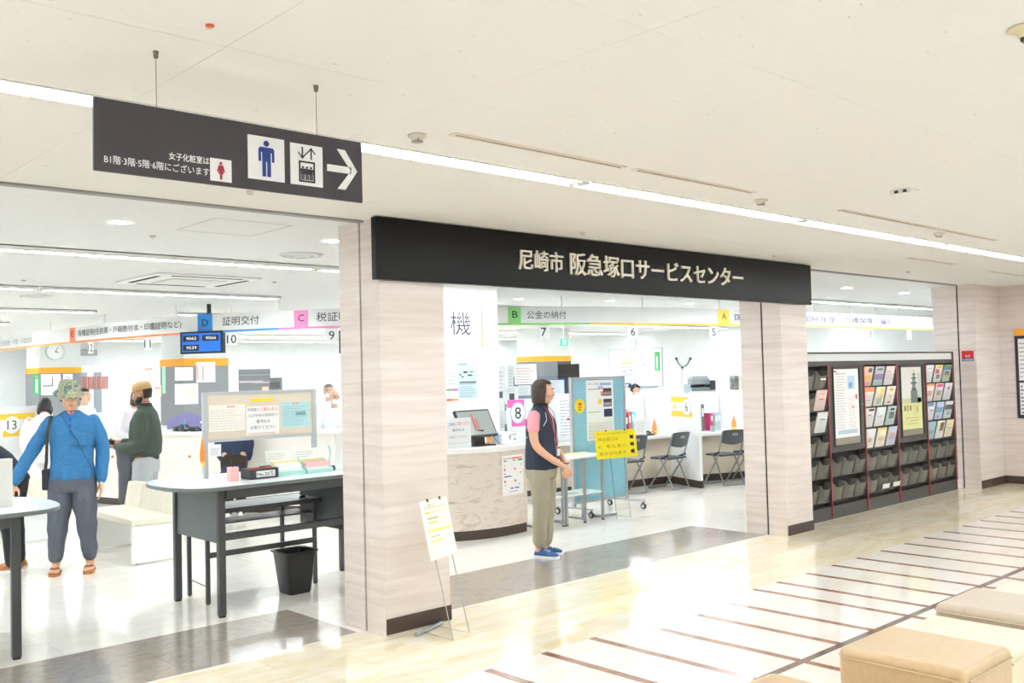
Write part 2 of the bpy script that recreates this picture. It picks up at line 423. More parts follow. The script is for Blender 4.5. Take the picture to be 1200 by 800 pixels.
xs = [-5.4, -3.1, -.8, 1.48, 3.753, 5.99, 8.3, 10.6, 12.9, 15.2]
nm = ['', '', '', 'recessed strip light behind the left of the hanging restroom sign', 'recessed strip light to the right of the hanging sign', 'recessed strip light over the middle of the black sign board', 'recessed strip light over the right end of the black sign board', 'recessed strip light nearest the far right corner wall', 'last recessed strip light at the right edge of the ceiling']
for i in range(9):
    tube_light(xs[i]+.01, xs[i+1]-.01, 3.49, nm[i] or ['recessed strip light farthest outside the left edge', 'recessed strip light well outside the left edge', 'recessed strip light just cut by the left edge'][i], m_tube, 'corridor strip lights')
MB().box(-8, 26, 3.41, 3.57, CZ+.031, CZ+.036).build('ceiling_slab', M('e8e4dc', .8), ce)
for y in (.6, -2.3, -5.2):  # out-of-view strip lights, added to brighten the corridor and its right end
    for k in range(7): tube_light(-5+3.9*k, -5+3.9*k+3.7, y, '%s added strip light of the %s unseen row behind the photographer' % (['leftmost', 'second', 'third', 'middle', 'fifth', 'sixth', 'rightmost'][k], {.6: 'nearest', -2.3: 'middle', -5.2: 'farthest'}[y]), m_tube, 'added corridor strip lights behind', z=CZ-.036)
rows = [(7.47, 'first'), (10.45, 'second'), (13.5, 'third'), (16.5, 'fourth'), (19.5, 'fifth'), (22.3, 'last')]
for y, w_ in rows:
    for k in range(8):
        x = -2.4+2.75*k-(1.3 if y < 7.6 else 0)
        xa, xb = x, x+2.71; gap = {10.45: 6.4, 13.5: 5.16, 16.5: 4.87, 19.5: 4.8}.get(y)
        if gap and xa-.45 < gap < xb+.45:   # the strips stop short of the overhead sign band
            if gap-.45-xa > xb-gap-.45: xb = min(xb, gap-.45)
            else: xa = max(xa, gap+.45)
        tube_light(xa, xb, y, 'white strip light, %s of the %s row of the office ceiling' % (['far left', 'second', 'third', 'fourth', 'fifth', 'sixth', 'seventh', 'far right'][k], w_), m_tube2, 'office strip lights, %s row' % w_, z=CZ-.034, w=.06)
# slot diffusers in the corridor ceiling
for a, b, y, t in ((2.545, 3.6, 3.07, 'slim slot vent left of the others in the corridor ceiling'), (3.715, 4.745, 3.065, 'slim slot vent second from the left in the corridor ceiling'), (5.79, 7.2, 3.07, 'slim slot vent third from the left in the corridor ceiling'),
                  (7.3, 8.32, 3.07, 'slim slot vent joined to the end of the third one'), (8.95, 9.94, 4.08, 'slim beige slot vent past the strip light, near the black board end'), (11.15, 12.3, 4.17, 'slim beige slot vent near the right corner wall')):
    o = thing('slot_vent', t, 'vent', ((a+b)/2, y, CZ), 0, None)
    MB().box(a, b, y-.022, y-.010, CZ-.006, CZ).box(a, b, y+.012, y+.022, CZ-.006, CZ).box(a-.02, a, y-.022, y+.022, CZ-.006, CZ).box(b, b+.02, y-.022, y+.022, CZ-.006, CZ).build('frame', M('d9cfbf', .5), o)
    MB().box(a, b, y-.010, y+.012, CZ-.002, CZ).build('slot', M('8a7864', .7), o)
def sprinkler(x, y, label, big=False, z=CZ, colr='9a948a'):
    o = thing('ceiling_sensor' if big else 'sprinkler_head', label, 'sensor' if big else 'sprinkler', (x, y, z))
    k = .8 if big else .42
    MB().lathe((x, y, z), [(.001, -.0), (.05*k, -.001), (.05*k, -.01), (.034*k, -.016), (.03*k, -.03*k), (.001, -.034*k)], 14).build('base', M('cfc8bb', .5), o, True)
    mb = MB()
    for q in range(3): a = q*2*pi/3; mb.tube([(x+.028*k*cos(a), y+.028*k*sin(a), z-.012*k), (x+.03*k*cos(a), y+.03*k*sin(a), z-.036*k)], .004*k, 6)
    mb.lathe((x, y, z), [(.001, -.034*k), (.03*k, -.036*k), (.03*k, -.04*k), (.001, -.042*k)], 12); mb.build('cage', M(colr, .4, .4), o)
sprinkler(2.426, 3.179, 'round sensor in the ceiling right of the hanging sign', True); sprinkler(5.01, 3.176, 'round sensor between two strip light ends above the black board', True); sprinkler(7.481, 3.17, 'round sensor beside the joint of the double slot vent', True)
for x, y, t in ((2.44, 4.678, 'small sprinkler below the hanging sign arrow'), (5.067, 4.698, 'small sprinkler over the middle of the black board'), (7.594, 4.693, 'small sprinkler over the right part of the black board'), (10.257, 4.7, 'small sprinkler above the leaflet racks')): sprinkler(x, y, t)
for x, y, t in ((2.646, 6.481, 'small office ceiling sprinkler beside the access hatch'), (2.772, 9.859, 'small office ceiling sprinkler far left'), (9.0, 7.6, 'small office ceiling sprinkler above counter B'), (4.9, 8.9, 'small office ceiling sprinkler right of the air conditioner')): sprinkler(x, y, t)
o = thing('ceiling_camera', 'small white wedge-shaped fitting with black lenses on the corridor ceiling', 'camera', (5.427, 2.49, CZ))
MB().hexa([(5.37, 2.43, CZ-.03), (5.49, 2.43, CZ-.012), (5.49, 2.55, CZ-.012), (5.37, 2.55, CZ-.03), (5.37, 2.43, CZ), (5.49, 2.43, CZ), (5.49, 2.55, CZ), (5.37, 2.55, CZ)]).build('housing', M('eceae4', .4), o)
MB().box(5.364, 5.372, 2.45, 2.47, CZ-.026, CZ-.01).box(5.364, 5.372, 2.50, 2.52, CZ-.026, CZ-.01).build('lens', M('202020', .3), o)
o = thing('ceiling_sprinkler_plate', 'stained round fitting at the top right of the corridor ceiling', 'sprinkler', (3.11, 1.03, CZ))
MB().lathe((3.11, 1.03, CZ), [(.001, 0), (.055, -.001), (.055, -.008), (.03, -.014), (.026, -.03), (.001, -.032)], 16).build('base', M('dccfae', .5), o, True)
MB().box(3.095, 3.125, 1.015, 1.045, CZ-.044, CZ-.03).build('nozzle', M('4a4640', .4), o)
tag(MB().lathe((1.208, 2.539, CZ), [(.001, 0), (.012, -.001), (.012, -.006), (.001, -.007)], 10).build('indicator_dot', M('d65a3a', .4)), 'tiny orange-red indicator dot on the ceiling above the hanging sign', 'indicator')
# ---------------------------------------------------------------- hanging restroom sign
HY = 2.84; FH = Frame((.99, HY, 2.242), (1, 0, 0), (0, 0, 1)); hw, hh = .927, .2155
o = thing('hanging_sign', 'dark grey restroom and lift direction sign hanging from the corridor ceiling', 'sign', (1.45, HY, 2.242))
MB().fbox(FH, 0, hw, 0, hh, -.012, 0).build('panel', M('4a464b', .6, 0, .3), o)
mb = MB()
mb.fbox(FH, .355, .4275, .012+.0, .084, 0, .0008); mb.fbox(FH, .485, .618, .035, .179, 0, .0008); mb.fbox(FH, .640, .765, .035, .175, 0, .0008)
pl_ = mb.build('pictogram_plate', M('f0f0f2', .4), o)
def man(mb, cx, z0, h, female=False):
    s = h; mb.disc(FH, cx, z0+.93*s, .085*s, .001, .0022, 14)
    if female: pts = [(-.13, .82), (.13, .82), (.24, .45), (.17, .43), (.09, .62), (.17, .33), (.07, .33), (.06, 0), (-.06, 0), (-.07, .33), (-.17, .33), (-.09, .62), (-.17, .43), (-.24, .45)]
    else: pts = [(-.2, .82), (.2, .82), (.24, .76), (.24, .42), (.17, .42), (.17, .68), (.13, .68), (.13, 0), (.02, 0), (.02, .42), (-.02, .42), (-.02, 0), (-.13, 0), (-.13, .68), (-.17, .68), (-.17, .42), (-.24, .42), (-.24, .76)]
    mb.fprism(FH, [(cx+a*s, z0+b*s) for a, b in pts], .001, .0022)
mb = MB(); man(mb, .391, .018, .056, True); mb.build('woman_pictogram', M('a02a3a', .5), o)
mb = MB(); man(mb, .5515, .047, .118); mb.build('man_pictogram', M('24408f', .5), o)
mb = MB(); bx0, bx1, bz0, bz1 = .672, .734, .046, .118
for q in ((bx0, bx1, bz0, bz0+.006), (bx0, bx1, bz1-.006, bz1), (bx0, bx0+.006, bz0, bz1), (bx1-.006, bx1, bz0, bz1)): mb.fbox(FH, *q, .001, .0022)
for q in (.687, .703, .719): man(mb, q, .054, .046)
for cx, sg in ((.686, -1), (.720, 1)):
    c = .146; mb.fbox(FH, cx-.0025, cx+.0025, c-.02, c+.02, .001, .0022)
    t = c+sg*.021
    for q in (-1, 1): mb.fprism(FH, [(cx, t), (cx+q*.016, t-sg*.018), (cx+q*.016, t-sg*.024), (cx, t-sg*.006)], .001, .0022)
mb.build('lift_pictogram', M('3a383c', .5), o)
mb = MB(); ax = .905; az = .108
mb.fbox(FH, .782, .88, az-.012, az+.012, .001, .003)
for q in (-1, 1): mb.fprism(FH, [(ax, az), (ax-.026, az), (ax-.082, az+q*.07), (ax-.05, az+q*.07)], .001, .003)
mb.build('arrow', M('f0f0f2', .4), o)
lettering(FH, '女子化粧室は', .222, .352, .060, .084, M('f4f4f6', .5), o, .001, 0, .012)
lettering(FH, 'B1階·3階·5階·6階にございます', .028, .352, .024, .050, M('f4f4f6', .5), o, .001, 0, .004)
for x in (1.178, 1.738):
    MB().tube([(x, HY+.006, 2.457), (x, HY+.006, CZ-.02)], .0012, 6).build('wire', M('8b8378', .4, .5), o)
    MB().lathe((x, HY+.006, CZ), [(.001, 0), (.009, -.001), (.007, -.022), (.001, -.024)], 10).build('wire_mount', M('7d766b', .4, .6), o)
# ---------------------------------------------------------------- black fascia sign
FB = Frame((3.42, 4.93, 2.232), (1, 0, 0), (0, 0, 1)); X = 3.42
m_fas = proc('satin_black_board', [(.3, '0e0d0c'), (.7, '121110')], (1, 1, 1), 3, 3, .3, spec=.2, coords='World')
o = thing('fascia_sign', 'long black sign board with raised cream lettering over the middle opening', 'sign', (6.0, 4.955, 2.232))
MB().box(3.42, 8.62, 4.93, 4.978, 2.232, 2.624).build('board', m_fas, o)
m_let = M('e6dfcf', .4)
lettering(FB, '尼崎市', 4.636-X, 5.085-X, .128, .277, m_let, o, .0, .014, .006)
lettering(FB, '阪急塚口サービスセンター', 5.160-X, 7.42-X, .118, .288, m_let, o, .0, .014, .010)
# ---------------------------------------------------------------- red notice on the corner jamb, notice board on slanted wall
FS = Frame((12.72, 5.16, 1.64), (0, -1, 0), (0, 0, 1))
sheet('fire_notice', 'small red notice with white script on the right corner post', 'notice', FS, 0, .15, 0, .135, 'd8262c', 0, .006, [(0, 0, 1, .27, '3d7fb0')], [('消火栓', .28, .38, .72, .6, 'f4f4f4'), ('使用方法', .1, .05, .9, .22, 'f4f4f4')])
FW = Frame((13.53, 4.79, .87), (0, -1, 0), (0, 0, 1))
o = thing('notice_board', 'framed dark notice board with an orange top strip on the right corner wall', 'notice board', tuple(FW.pt(.4, 0, 0)))
MB().fbox(FW, 0, .85, 0, 1.09, .001, .02).build('frame', M('2b3140', .4), o)
MB().fbox(FW, 0, .85, 1.09, 1.18, .001, .024).build('orange_strip', M('f5a623', .5), o)
MB().fbox(FW, .04, .81, .50, 1.05, .02, .022).fbox(FW, .04, .81, .05, .47, .02, .022).build('poster', M('eef0f0', .5), o)
mb = MB(); rs = random.Random(3)
for a, b, c, d, e in lines(9, .06, .9, .95, .5, '7a8290', .2, rs)+lines(8, .06, .9, .42, .06, 'c8a070', .5, rs): mb.fbox(FW, a*.85, c*.85, b*1.09, d*1.09, .022, .0225)
mb.build('print', M('8a92a0', .5), o)

# ================================================================ LEAFLET RACKS
RX = [8.575, 9.36, 10.145, 10.93, 11.715, 12.5]; RY = 5.215
m_rack = M('4a4744', .45); m_red = M('a9353a', .45); m_pock = M('8a8780', .2, 0, .5, alpha=.6); m_clear = M('d8dcdc', .12, 0, .5, alpha=.13)
rk = thing('leaflet_rack_wall', 'dark grey wall of leaflet racks with red dividers and a white header', 'rack', (10.55, 5.3, 0))
MB().box(8.60, 12.53, 5.29, 5.34, 0, 1.765).build('back_panel', m_rack, rk)
MB().box(8.60, 12.53, 5.20, 5.29, 0, .135).build('plinth', m_rack, rk)
MB().box(8.60, 12.53, 5.19, 5.29, 1.755, 1.77).box(12.505, 12.53, 5.19, 5.29, .135, 1.755).box(8.60, 12.53, 5.19, 5.29, 1.625, 1.67).build('frame', m_rack, rk)
MB().box(8.60, 12.505, 5.205, 5.29, 1.672, 1.753).build('header_panel', M('e4e4e2', .4), rk)
for x in RX[1:]:
    dv = MB().box(x-.008, x+.008, 5.196, 5.29, .02, 1.626).build('divider', m_rack, rk); MB().box(x-.008, x+.008, 5.19, 5.196, .02, 1.626).build('red_edge', m_red, dv)
def pocket_mesh():
    mb = MB(); w, h = .232, .2; n = 6
    # curved smoky acrylic pocket: leaning front sheet whose top edge dips in the middle, plus two side cheeks and a floor
    f0 = []; f1 = []
    for i in range(n+1):
        t = i/n; u = (t-.5)*w; dip = .055*(1-(2*t-1)**4)
        f0.append((u, -.004-.012*sin(pi*t), 0)); f1.append((u, -.052-.008*sin(pi*t), h-dip))
    for i in range(n):
        a, b, c, d = f0[i], f0[i+1], f1[i+1], f1[i]
        mb.poly([a, b, c, d])
    mb.poly([(-w/2, .055, 0), (w/2, .055, 0), (w/2, -.004, 0), (-w/2, -.004, 0)])
    for s in (-1, 1): mb.poly([(s*w/2, -.004, 0), (s*w/2, -.052, h), (s*w/2, .03, h), (s*w/2, .055, 0)])
    me = bpy.data.meshes.new('pocket'); mb.b.to_mesh(me); mb.b.free(); me.materials.append(m_pock)
    for p in me.polygons: p.use_smooth = False
    return me
PM = pocket_mesh(); PC = PM.copy(); PC.materials[0] = m_clear
def pocket(x, z, clear=False):
    p = bpy.data.objects.new('pocket', PC if clear else PM); COL.objects.link(p); p.parent = rk; p.matrix_basis = Matrix.Translation(Vector((x, 5.235, z))-rk.location)
def rack_col(k, zs, n=3):
    x0 = RX[k]; step = .785/3
    MB().box(x0+.013, x0+.772, 5.284, 5.2895, zs[-1]-.02, min(1.62, zs[0]+.24)).build('backing', M('191817', .6), rk)
    for z in zs:
        for j in range(n): pocket(x0+step*(j+.5), z, (k in (2, 4) and z > .6) or (k == 0 and j == 2 and .9 < z < 1.2))
        MB().box(x0+.013, x0+.772, 5.225, 5.285, z-.012, z-.002).build('shelf', M('2a2928', .5), rk)
Z6 = [1.395, 1.16, .925, .690, .455, .165+.0]; Z6 = [1.375, 1.142, .91, .675, .44, .185]
for k in (0, 2, 4): rack_col(k, Z6)
for k in (1, 3):
    rack_col(k, Z6[4:])
    x0 = RX[k]
    MB().box(x0+.013, x0+.772, 5.20, 5.284, .70, 1.625).build('door', m_rack, rk)
    MB().box(x0+.095, x0+.69, 5.188, 5.2, 1.595, 1.61).box(x0+.095, x0+.69, 5.188, 5.2, .755, .77).box(x0+.095, x0+.11, 5.188, 5.2, .77, 1.595).box(x0+.675, x0+.69, 5.188, 5.2, .77, 1.595).build('door_frame', M('3b3836', .4), rk)
    MB().box(x0+.11, x0+.675, 5.199, 5.2005, .77, .85).build('grey_sill', M('8c8478', .5), rk)
    MB().ell((x0+.735, 5.197, 1.19), .008, .006, .008, 8, 6).build('lock', m_chrome, rk)
FR = Frame((RX[1]+.12, 5.2, .845), (1, 0, 0), (0, 0, 1))
rs = random.Random(11)
rc = [(.0, .955, .12, .98, 'd04848'), (.55, .70, .86, .9, 'bcd3e6'), (.6, .72, .75, .8, '7fa8cf')]+lines(20, .06, .5, .92, .14, 'a9b0b6', .25, rs)+lines(14, .56, .94, .62, .14, 'c9b8bc', .25, rs)+[(.86, .55, .94, .62, 'c96a6a'), (.7, .42, .8, .46, 'e0a0b0'), (.1, .05, .9, .11, 'b7cbe0')]
sheet('poster', 'white printed notice with fine text behind the left rack door frame', 'poster', FR, 0, .535, 0, .74, 'f3f1ee', .001, .002, rc, [('尼崎市からのお知らせ', .06, .92, .5, .95, '7a7a80')])
FR = Frame((RX[3]+.12, 5.2, .845), (1, 0, 0), (0, 0, 1))
rc = [(0, 0, 1, .42, 'd9d79a'), (0, .42, 1, .5, 'c8cba4'), (.45, .42, .78, .62, '6f7a74'), (.5, .62, .74, .66, '4f5953'), (.53, .66, .71, .73, '76817b'), (.47, .73, .77, .755, '4a534e'), (.55, .755, .7, .81, '7c8781'), (.5, .81, .75, .83, '4a534e'), (.58, .83, .68, .88, '747f79'), (.54, .88, .72, .895, '4a534e'), (.62, .895, .64, .96, '59625d'), (.78, .42, .97, .9, 'c9cdc6'), (.1, .3, .2, .38, '7b7d4f'), (.26, .28, .3, .4, '5f6442'), (.36, .3, .46, .38, '8d8a55'), (.6, .24, .64, .38, '6b6b45'), (.72, .26, .8, .36, 'b5b26f')]+lines(3, .15, .85, .22, .08, 'a3a168', .25)
sheet('poster', 'pale poster with a dark tiered tower over yellow-green ground', 'poster', FR, 0, .535, 0, .74, 'dedcd3', .001, .002, rc)
FL = [['f0c9a0', 'c6c2d8', 'efe2e2'], ['efe7e4', 'f3ead0', 'f2ecdd'], ['eceae6', 'eef0ee', 'b9cfc9'], ['e7eceb', 'f6ecd2', 'c9d3e6'],
      ['e9ebee', 'efe2d8', 'b7c6a6'], ['f3e6df', 'e3d9d3', 'e7e6ea'], ['e9ecef', 'c3d4ea', 'dfe3e8'], ['8fc3cc', 'f0eeea', 'e9e3bf']]
DESC = [['orange and yellow leaflet with a dark ring', 'teal and purple leaflet', 'pale pink text leaflet'], ['white leaflet with an orange top', 'cream leaflet with a yellow curl', 'white leaflet with orange blots'], ['white leaflet with a dark heading', 'plain white leaflet with grey text', 'green leaflet with a dark house picture'], ['grey-white leaflet with a coloured corner', 'pale yellow banded leaflet', 'light blue leaflet'],
        ['plain pale grey leaflet', 'leaflet with red and yellow pictures', 'leaflet with a green treetop picture'], ['white leaflet with an orange border', 'pink-headed leaflet', 'white leaflet with a small grey sketch'], ['white leaflet with a blue corner', 'light blue striped leaflet', 'white leaflet with a dark photo'], ['teal leaflet', 'white leaflet with a brown photo', 'cream yellow leaflet']]
ACC = [[[(.1, .05, .9, .2, 'e59a8a'), (.2, .3, .8, .55, 'f4c64a'), (.45, .7, .85, .92, '5a6a9a')], [(0, .0, 1, .22, '9fcabd'), (0, .3, 1, .6, '8f7fae'), (.2, .8, .8, .9, '6a8a6a')], [(.2, .7, .6, .74, 'c88'*2)]],
       [[(0, .78, 1, 1, 'f29b62'), (.2, .3, .8, .34, 'b9a0a0')], [(.5, .4, .9, .9, 'f2d27a'), (.2, .1, .8, .4, 'a9b7b4')], [(.3, .75, .7, .9, 'f0a030'), (.4, .4, .7, .5, 'e8b070'), (.3, .1, .6, .2, 'c06a50')]],
       [[(.3, .84, .9, .95, '3a3a40'), (.3, .6, .7, .66, '8a8a90')], [(.2, .5, .8, .54, '9aa09a')], [(.25, .35, .85, .7, '5a625c'), (.3, .78, .8, .9, '30403a')]],
       [[(.3, .3, .7, .5, 'e2a070')], [(0, .88, 1, 1, 'f0d070'), (.2, .3, .9, .5, 'f0c8a0')], [(.2, .3, .8, .7, 'dfb0b0')]],
       [[(.2, .8, .8, .84, 'b8bcc4')], [(.2, .8, .9, .95, 'e8d048'), (.1, .5, .6, .75, 'e07060'), (.3, .2, .8, .45, '6080b0')], [(0, .85, 1, 1, '6aa04a'), (0, .7, 1, .85, '4a86c0'), (.2, .4, .8, .62, '6a6a60')]],
       [[(0, .9, 1, 1, 'f0a060'), (.2, .3, .8, .6, 'd8a8a0')], [(.1, .8, .9, .96, 'e05090'), (.2, .3, .8, .6, 'b09a90')], [(.4, .6, .7, .8, '8a8a94')]],
       [[(0, .8, .8, 1, '7a9ac0'), (.5, .5, .8, .6, 'a89a9a')], [(0, .4, 1, .7, '7fa6d6'), (.3, .1, .5, .2, '8a6a50')], [(0, .5, 1, .8, '4e5560'), (.3, .2, .8, .4, 'b0b4bc')]],
       [[(.2, .3, .8, .5, '6aa0a8')], [(.4, .4, .9, .9, '7a5a40')], [(.2, .5, .8, .55, 'a8a070'), (.4, .7, .6, .8, 'd0a050')]]]
def leaflet(x, z, colr, acc, label, w=.212, h=.222):
    F = Frame((x-w/2-.012, 5.222, z+.012), (1, 0, 0), (.06, -.24, 1)); sk = .0
    F.O = F.O+Vector((0, .012, 0))
    o = thing('leaflet', label, 'leaflet', (x, 5.24, z), 0, None)
    MB().fbox(F, 0, w, 0, h, -.008, 0).build('cover', M(colr, .4), o)
    rs = random.Random(int(x*1000+z*77)); printing(o, F, 0, w, 0, h, .0, list(acc)+lines(5, .15, .85, .62, .1, 'a8a8b0', .2, rs), [])
rw = ['top row', 'second row', 'third row', 'fourth row']; pos = ['left', 'middle', 'right']
for r in range(4):
    for j in range(3):
        leaflet(RX[2]+.785/3*(j+.5), Z6[r], FL[r][j], ACC[r][j], DESC[r][j]+', %s of the middle rack, %s pocket' % (rw[r], pos[j]))
        leaflet(RX[4]+.785/3*(j+.5), Z6[r], FL[4+r][j], ACC[4+r][j], DESC[4+r][j]+', %s of the right-hand rack, %s pocket' % (rw[r], pos[j]))
leaflet(RX[0]+.785/3*2.5, Z6[1], 'efcfc6', [(.3, .52, .75, .58, 'e23a2e'), (.2, .8, .8, .83, 'a89090')], 'pink form with a red bar in the rack beside the right pier')
leaflet(RX[0]+.785/3*2.5, Z6[2], 'e4e6e2', [(.3, .62, .8, .68, '3f7fc8')], 'white form with a blue bar in the rack beside the right pier')
for x, z, k in ((RX[2]+.785/3*1.5, Z6[5], 'middle'), (RX[2]+.785/3*2.5, Z6[5], 'right')):
    F = Frame((x-.09, 5.179, z+.03), (1, 0, 0), (0, -.2, 1)); q = sheet('pocket_label', 'small white card stuck on the lowest %s pocket of the middle rack' % k, 'card', F, 0, .17, 0, .055, 'e6e6e4', 0, .001)
q = sheet('pocket_label', 'small white label on a grey pocket at the top left of the rack wall', 'card', Frame((RX[0]+.785/3*2.5-.06, 5.178, Z6[0]+.1), (1, 0, 0), (0, -.2, 1)), 0, .11, 0, .02, 'e6e6e4', 0, .001)

# ================================================================ POUFS
m_p1 = proc('tan_leather', [(.3, 'c2a57c'), (.7, 'cbaf88')], (1, 1, 1), 30, 4, .3, .03, coords='World'); m_p2 = proc('cream_leather', [(.3, 'ddd2b4'), (.7, 'e5dcc2')], (1, 1, 1), 30, 4, .4, .04, coords='World'); m_p3 = proc('grey_tan_leather', [(.3, 'bcab96'), (.7, 'c6b5a0')], (1, 1, 1), 30, 4, .36, .04, coords='World')
def pouf(x0, y0, z, m, label, w=.49, d=.54):
    o = thing('pouf', label, 'pouf', (x0+w/2, y0+d/2, 0), 0, None)
    MB().box(x0, x0+w, y0, y0+d, .03, z-.0).build('upholstered_block', m, o, bevel=.035)
    MB().box(x0+.03, x0+w-.03, y0+.03, y0+d-.03, 0, .035).build('plinth', M('5a4a3c', .6), o)
    mb = MB(); r = .004; zz = z-.042; c = .004
    mb.tube([(x0-c+.03, y0-c+.0, zz), (x0+w-.03, y0-c, zz)], r, 6).tube([(x0-c, y0+.03, zz), (x0-c, y0+d-.03, zz)], r, 6).tube([(x0+w+c, y0+.03, zz), (x0+w+c, y0+d-.03, zz)], r, 6).tube([(x0+.03, y0+d+c, zz), (x0+w-.03, y0+d+c, zz)], r, 6)
    mb.build('piping', m, o)
pouf(3.80, 1.575, .425, m_p1, 'tan leather cube pouf nearest the camera'); pouf(4.305, 1.60, .375, m_p2, 'lower cream leather pouf between the two tan ones'); pouf(4.81, 1.60, .425, m_p3, 'grey-tan leather pouf at the right edge of the picture')
pouf(2.84, 1.60, .425, m_p1, 'tan leather pouf mostly cut off at the bottom edge'); pouf(5.32, 1.60, .375, m_p2, 'cream pouf beyond the right edge of the picture')

# ================================================================ EASELS
def easel(name, lab, cat, A, B, C, D, ztop, bw, bh, tilt_n, col, blab, rects, texts, wire=.0035, lean=.12):
    """A,B front foot corners, C,D ends of the rear bar (floor points); board hangs at the top"""
    A, B, C, D = [Vector((p[0], p[1], 0)) for p in (A, B, C, D)]
    U = (B-A).normalized(); back = (C+D)/2-(A+B)/2; back -= U*back.dot(U); back.normalize()
    o = thing(name, lab, cat, tuple((A+B+C+D)/4))
    V = (Vector((0, 0, 1))+back*lean+U*tilt_n).normalized()
    mb = MB(); mc = (A+B)/2
    for P, Q in ((A, C.lerp(D, .25)), (B, C.lerp(D, .75))):
        mb.tube([Q+Vector((0, 0, .012)), P+Vector((0, 0, .006)), P+Vector((0, 0, .006))+V*(ztop-.02)], wire, 6)
    mb.build('wire_legs', m_chrome, o)
    MB().tube([C+Vector((0, 0, .014)), D+Vector((0, 0, .014))], .0135, 10).build('foot_bar', M('9a9fa0', .35, .5), o)
    mb = MB()
    O = mc+V*(ztop-bh)-U*bw/2; F = Frame(O, U, V)
    for s in (.27, .73): mb.fbox(F, bw*s-.006, bw*s+.006, bh-.012, bh+.008, .004, .014)
    mb.build('clip', M('3a3430', .5), o)
    sheet('notice_sheet', blab, 'notice', F, 0, bw, 0, bh, col, .0045, .004, rects, texts)
    return F
rc = [(.1, .86, .9, .875, 'cfcfa8'), (.1, .77, .28, .80, 'f0e05a'), (.3, .775, .9, .79, 'ece8a8'), (.15, .68, .55, .70, 'b8bc80'), (.15, .60, .5, .63, 'dfe07a'), (.1, .46, .95, .5, 'ece878'), (.15, .37, .5, .39, 'c8cc98'), (.15, .29, .55, .32, 'e2e27c'),
      (.1, .55, .92, .553, 'c8c8bc'), (.1, .82, .92, .823, 'd8d8cc'), (.1, .55, .104, .82, 'd8d8cc'), (.916, .55, .92, .82, 'd8d8cc'), (.1, .24, .92, .243, 'c8c8bc')]
easel('easel_stand', 'thin wire stand with a steel foot bar beside the left pier', 'stand', (3.704, 4.602), (3.883, 4.661), (3.609, 4.847), (3.895, 4.951), .865, .30, .365, -.03, 'f2f2e9', 'white notice sheet with yellow marker lines on the wire stand', rc, [('ご案内', .12, .88, .5, .94, 'c8c8a0'), ('受付は終了しました', .32, .765, .88, .80, 'c9c690'), ('お問い合わせください', .15, .655, .8, .685, 'b0b478')], lean=.22)

# ================================================================ WRITING DESKS
m_top_glare = M('eef4f6', .14); m_edge = M('6d7674', .4)  # desk laminate made paler, so its colour carries the reflected glare
def round_desk(x0, x1, y0, y1, zt, side, label, legs):
    """rounded at one end (side = -1 left, +1 right)"""
    o = thing('writing_desk', label, 'desk', ((x0+x1)/2, (y0+y1)/2, 0)); r = (y1-y0)/2; pts = []; n = 20; e = .62
    xe = x0+r*e if side < 0 else x1-r*e; yc = (y0+y1)/2
    for k in range(n+1):
        a = -pi/2-pi*k/n if side < 0 else -pi/2+pi*k/n
        ca, sa = cos(a), sin(a); q = abs(ca)**.8*(1 if ca > 0 else -1); w_ = abs(sa)**.8*(1 if sa > 0 else -1)
        pts.append((xe+r*e*q, yc+r*w_))
    pts += [(x1, y1), (x1, y0)] if side < 0 else [(x0, y1), (x0, y0)]
    if side > 0: pts = pts
    MB().prism(pts, zt-.028, zt).build('tabletop', [m_edge], o, bevel=.006)
    MB().prism([(xe+(px-xe)*.985 if (px < xe) == (side < 0) else px, yc+(py-yc)*.985) for px, py in pts], zt, zt+.0012).build('top_laminate', m_top_glare, o)
    for lx, ly in legs: MB().box(lx-.026, lx+.026, ly-.022, ly+.022, .012, zt-.028).build('leg', m_dkmet, o, bevel=.006); MB().box(lx-.02, lx+.02, ly-.018, ly+.018, 0, .014).build('leg_foot', M('1c1c1c', .6), o)
    return o
dk = round_desk(2.70, 4.55, 6.15, 7.06, .90, -1, 'dark grey writing desk with a rounded left end, wastebasket beneath, left of the pier', [(3.0, 6.245), (3.0, 6.96), (4.03, 6.245), (4.43, 6.96)])
m_pan = M('60666a', .45)
MB().box(2.99, 3.01, 6.27, 6.94, .50, .87).build('end_panel', m_pan, dk)
MB().box(4.02, 4.04, 6.27, 6.94, .46, .87).build('end_panel', M('4a4e50', .5), dk)
MB().box(3.03, 4.02, 6.21, 6.235, .805, .87).build('front_rail', m_dkmet, dk)
MB().box(3.03, 4.42, 6.90, 6.93, .80, .87).build('back_rail', m_dkmet, dk)
MB().box(3.03, 4.01, 6.255, 6.30, .515, .56).build('lower_rail', m_dkmet, dk)
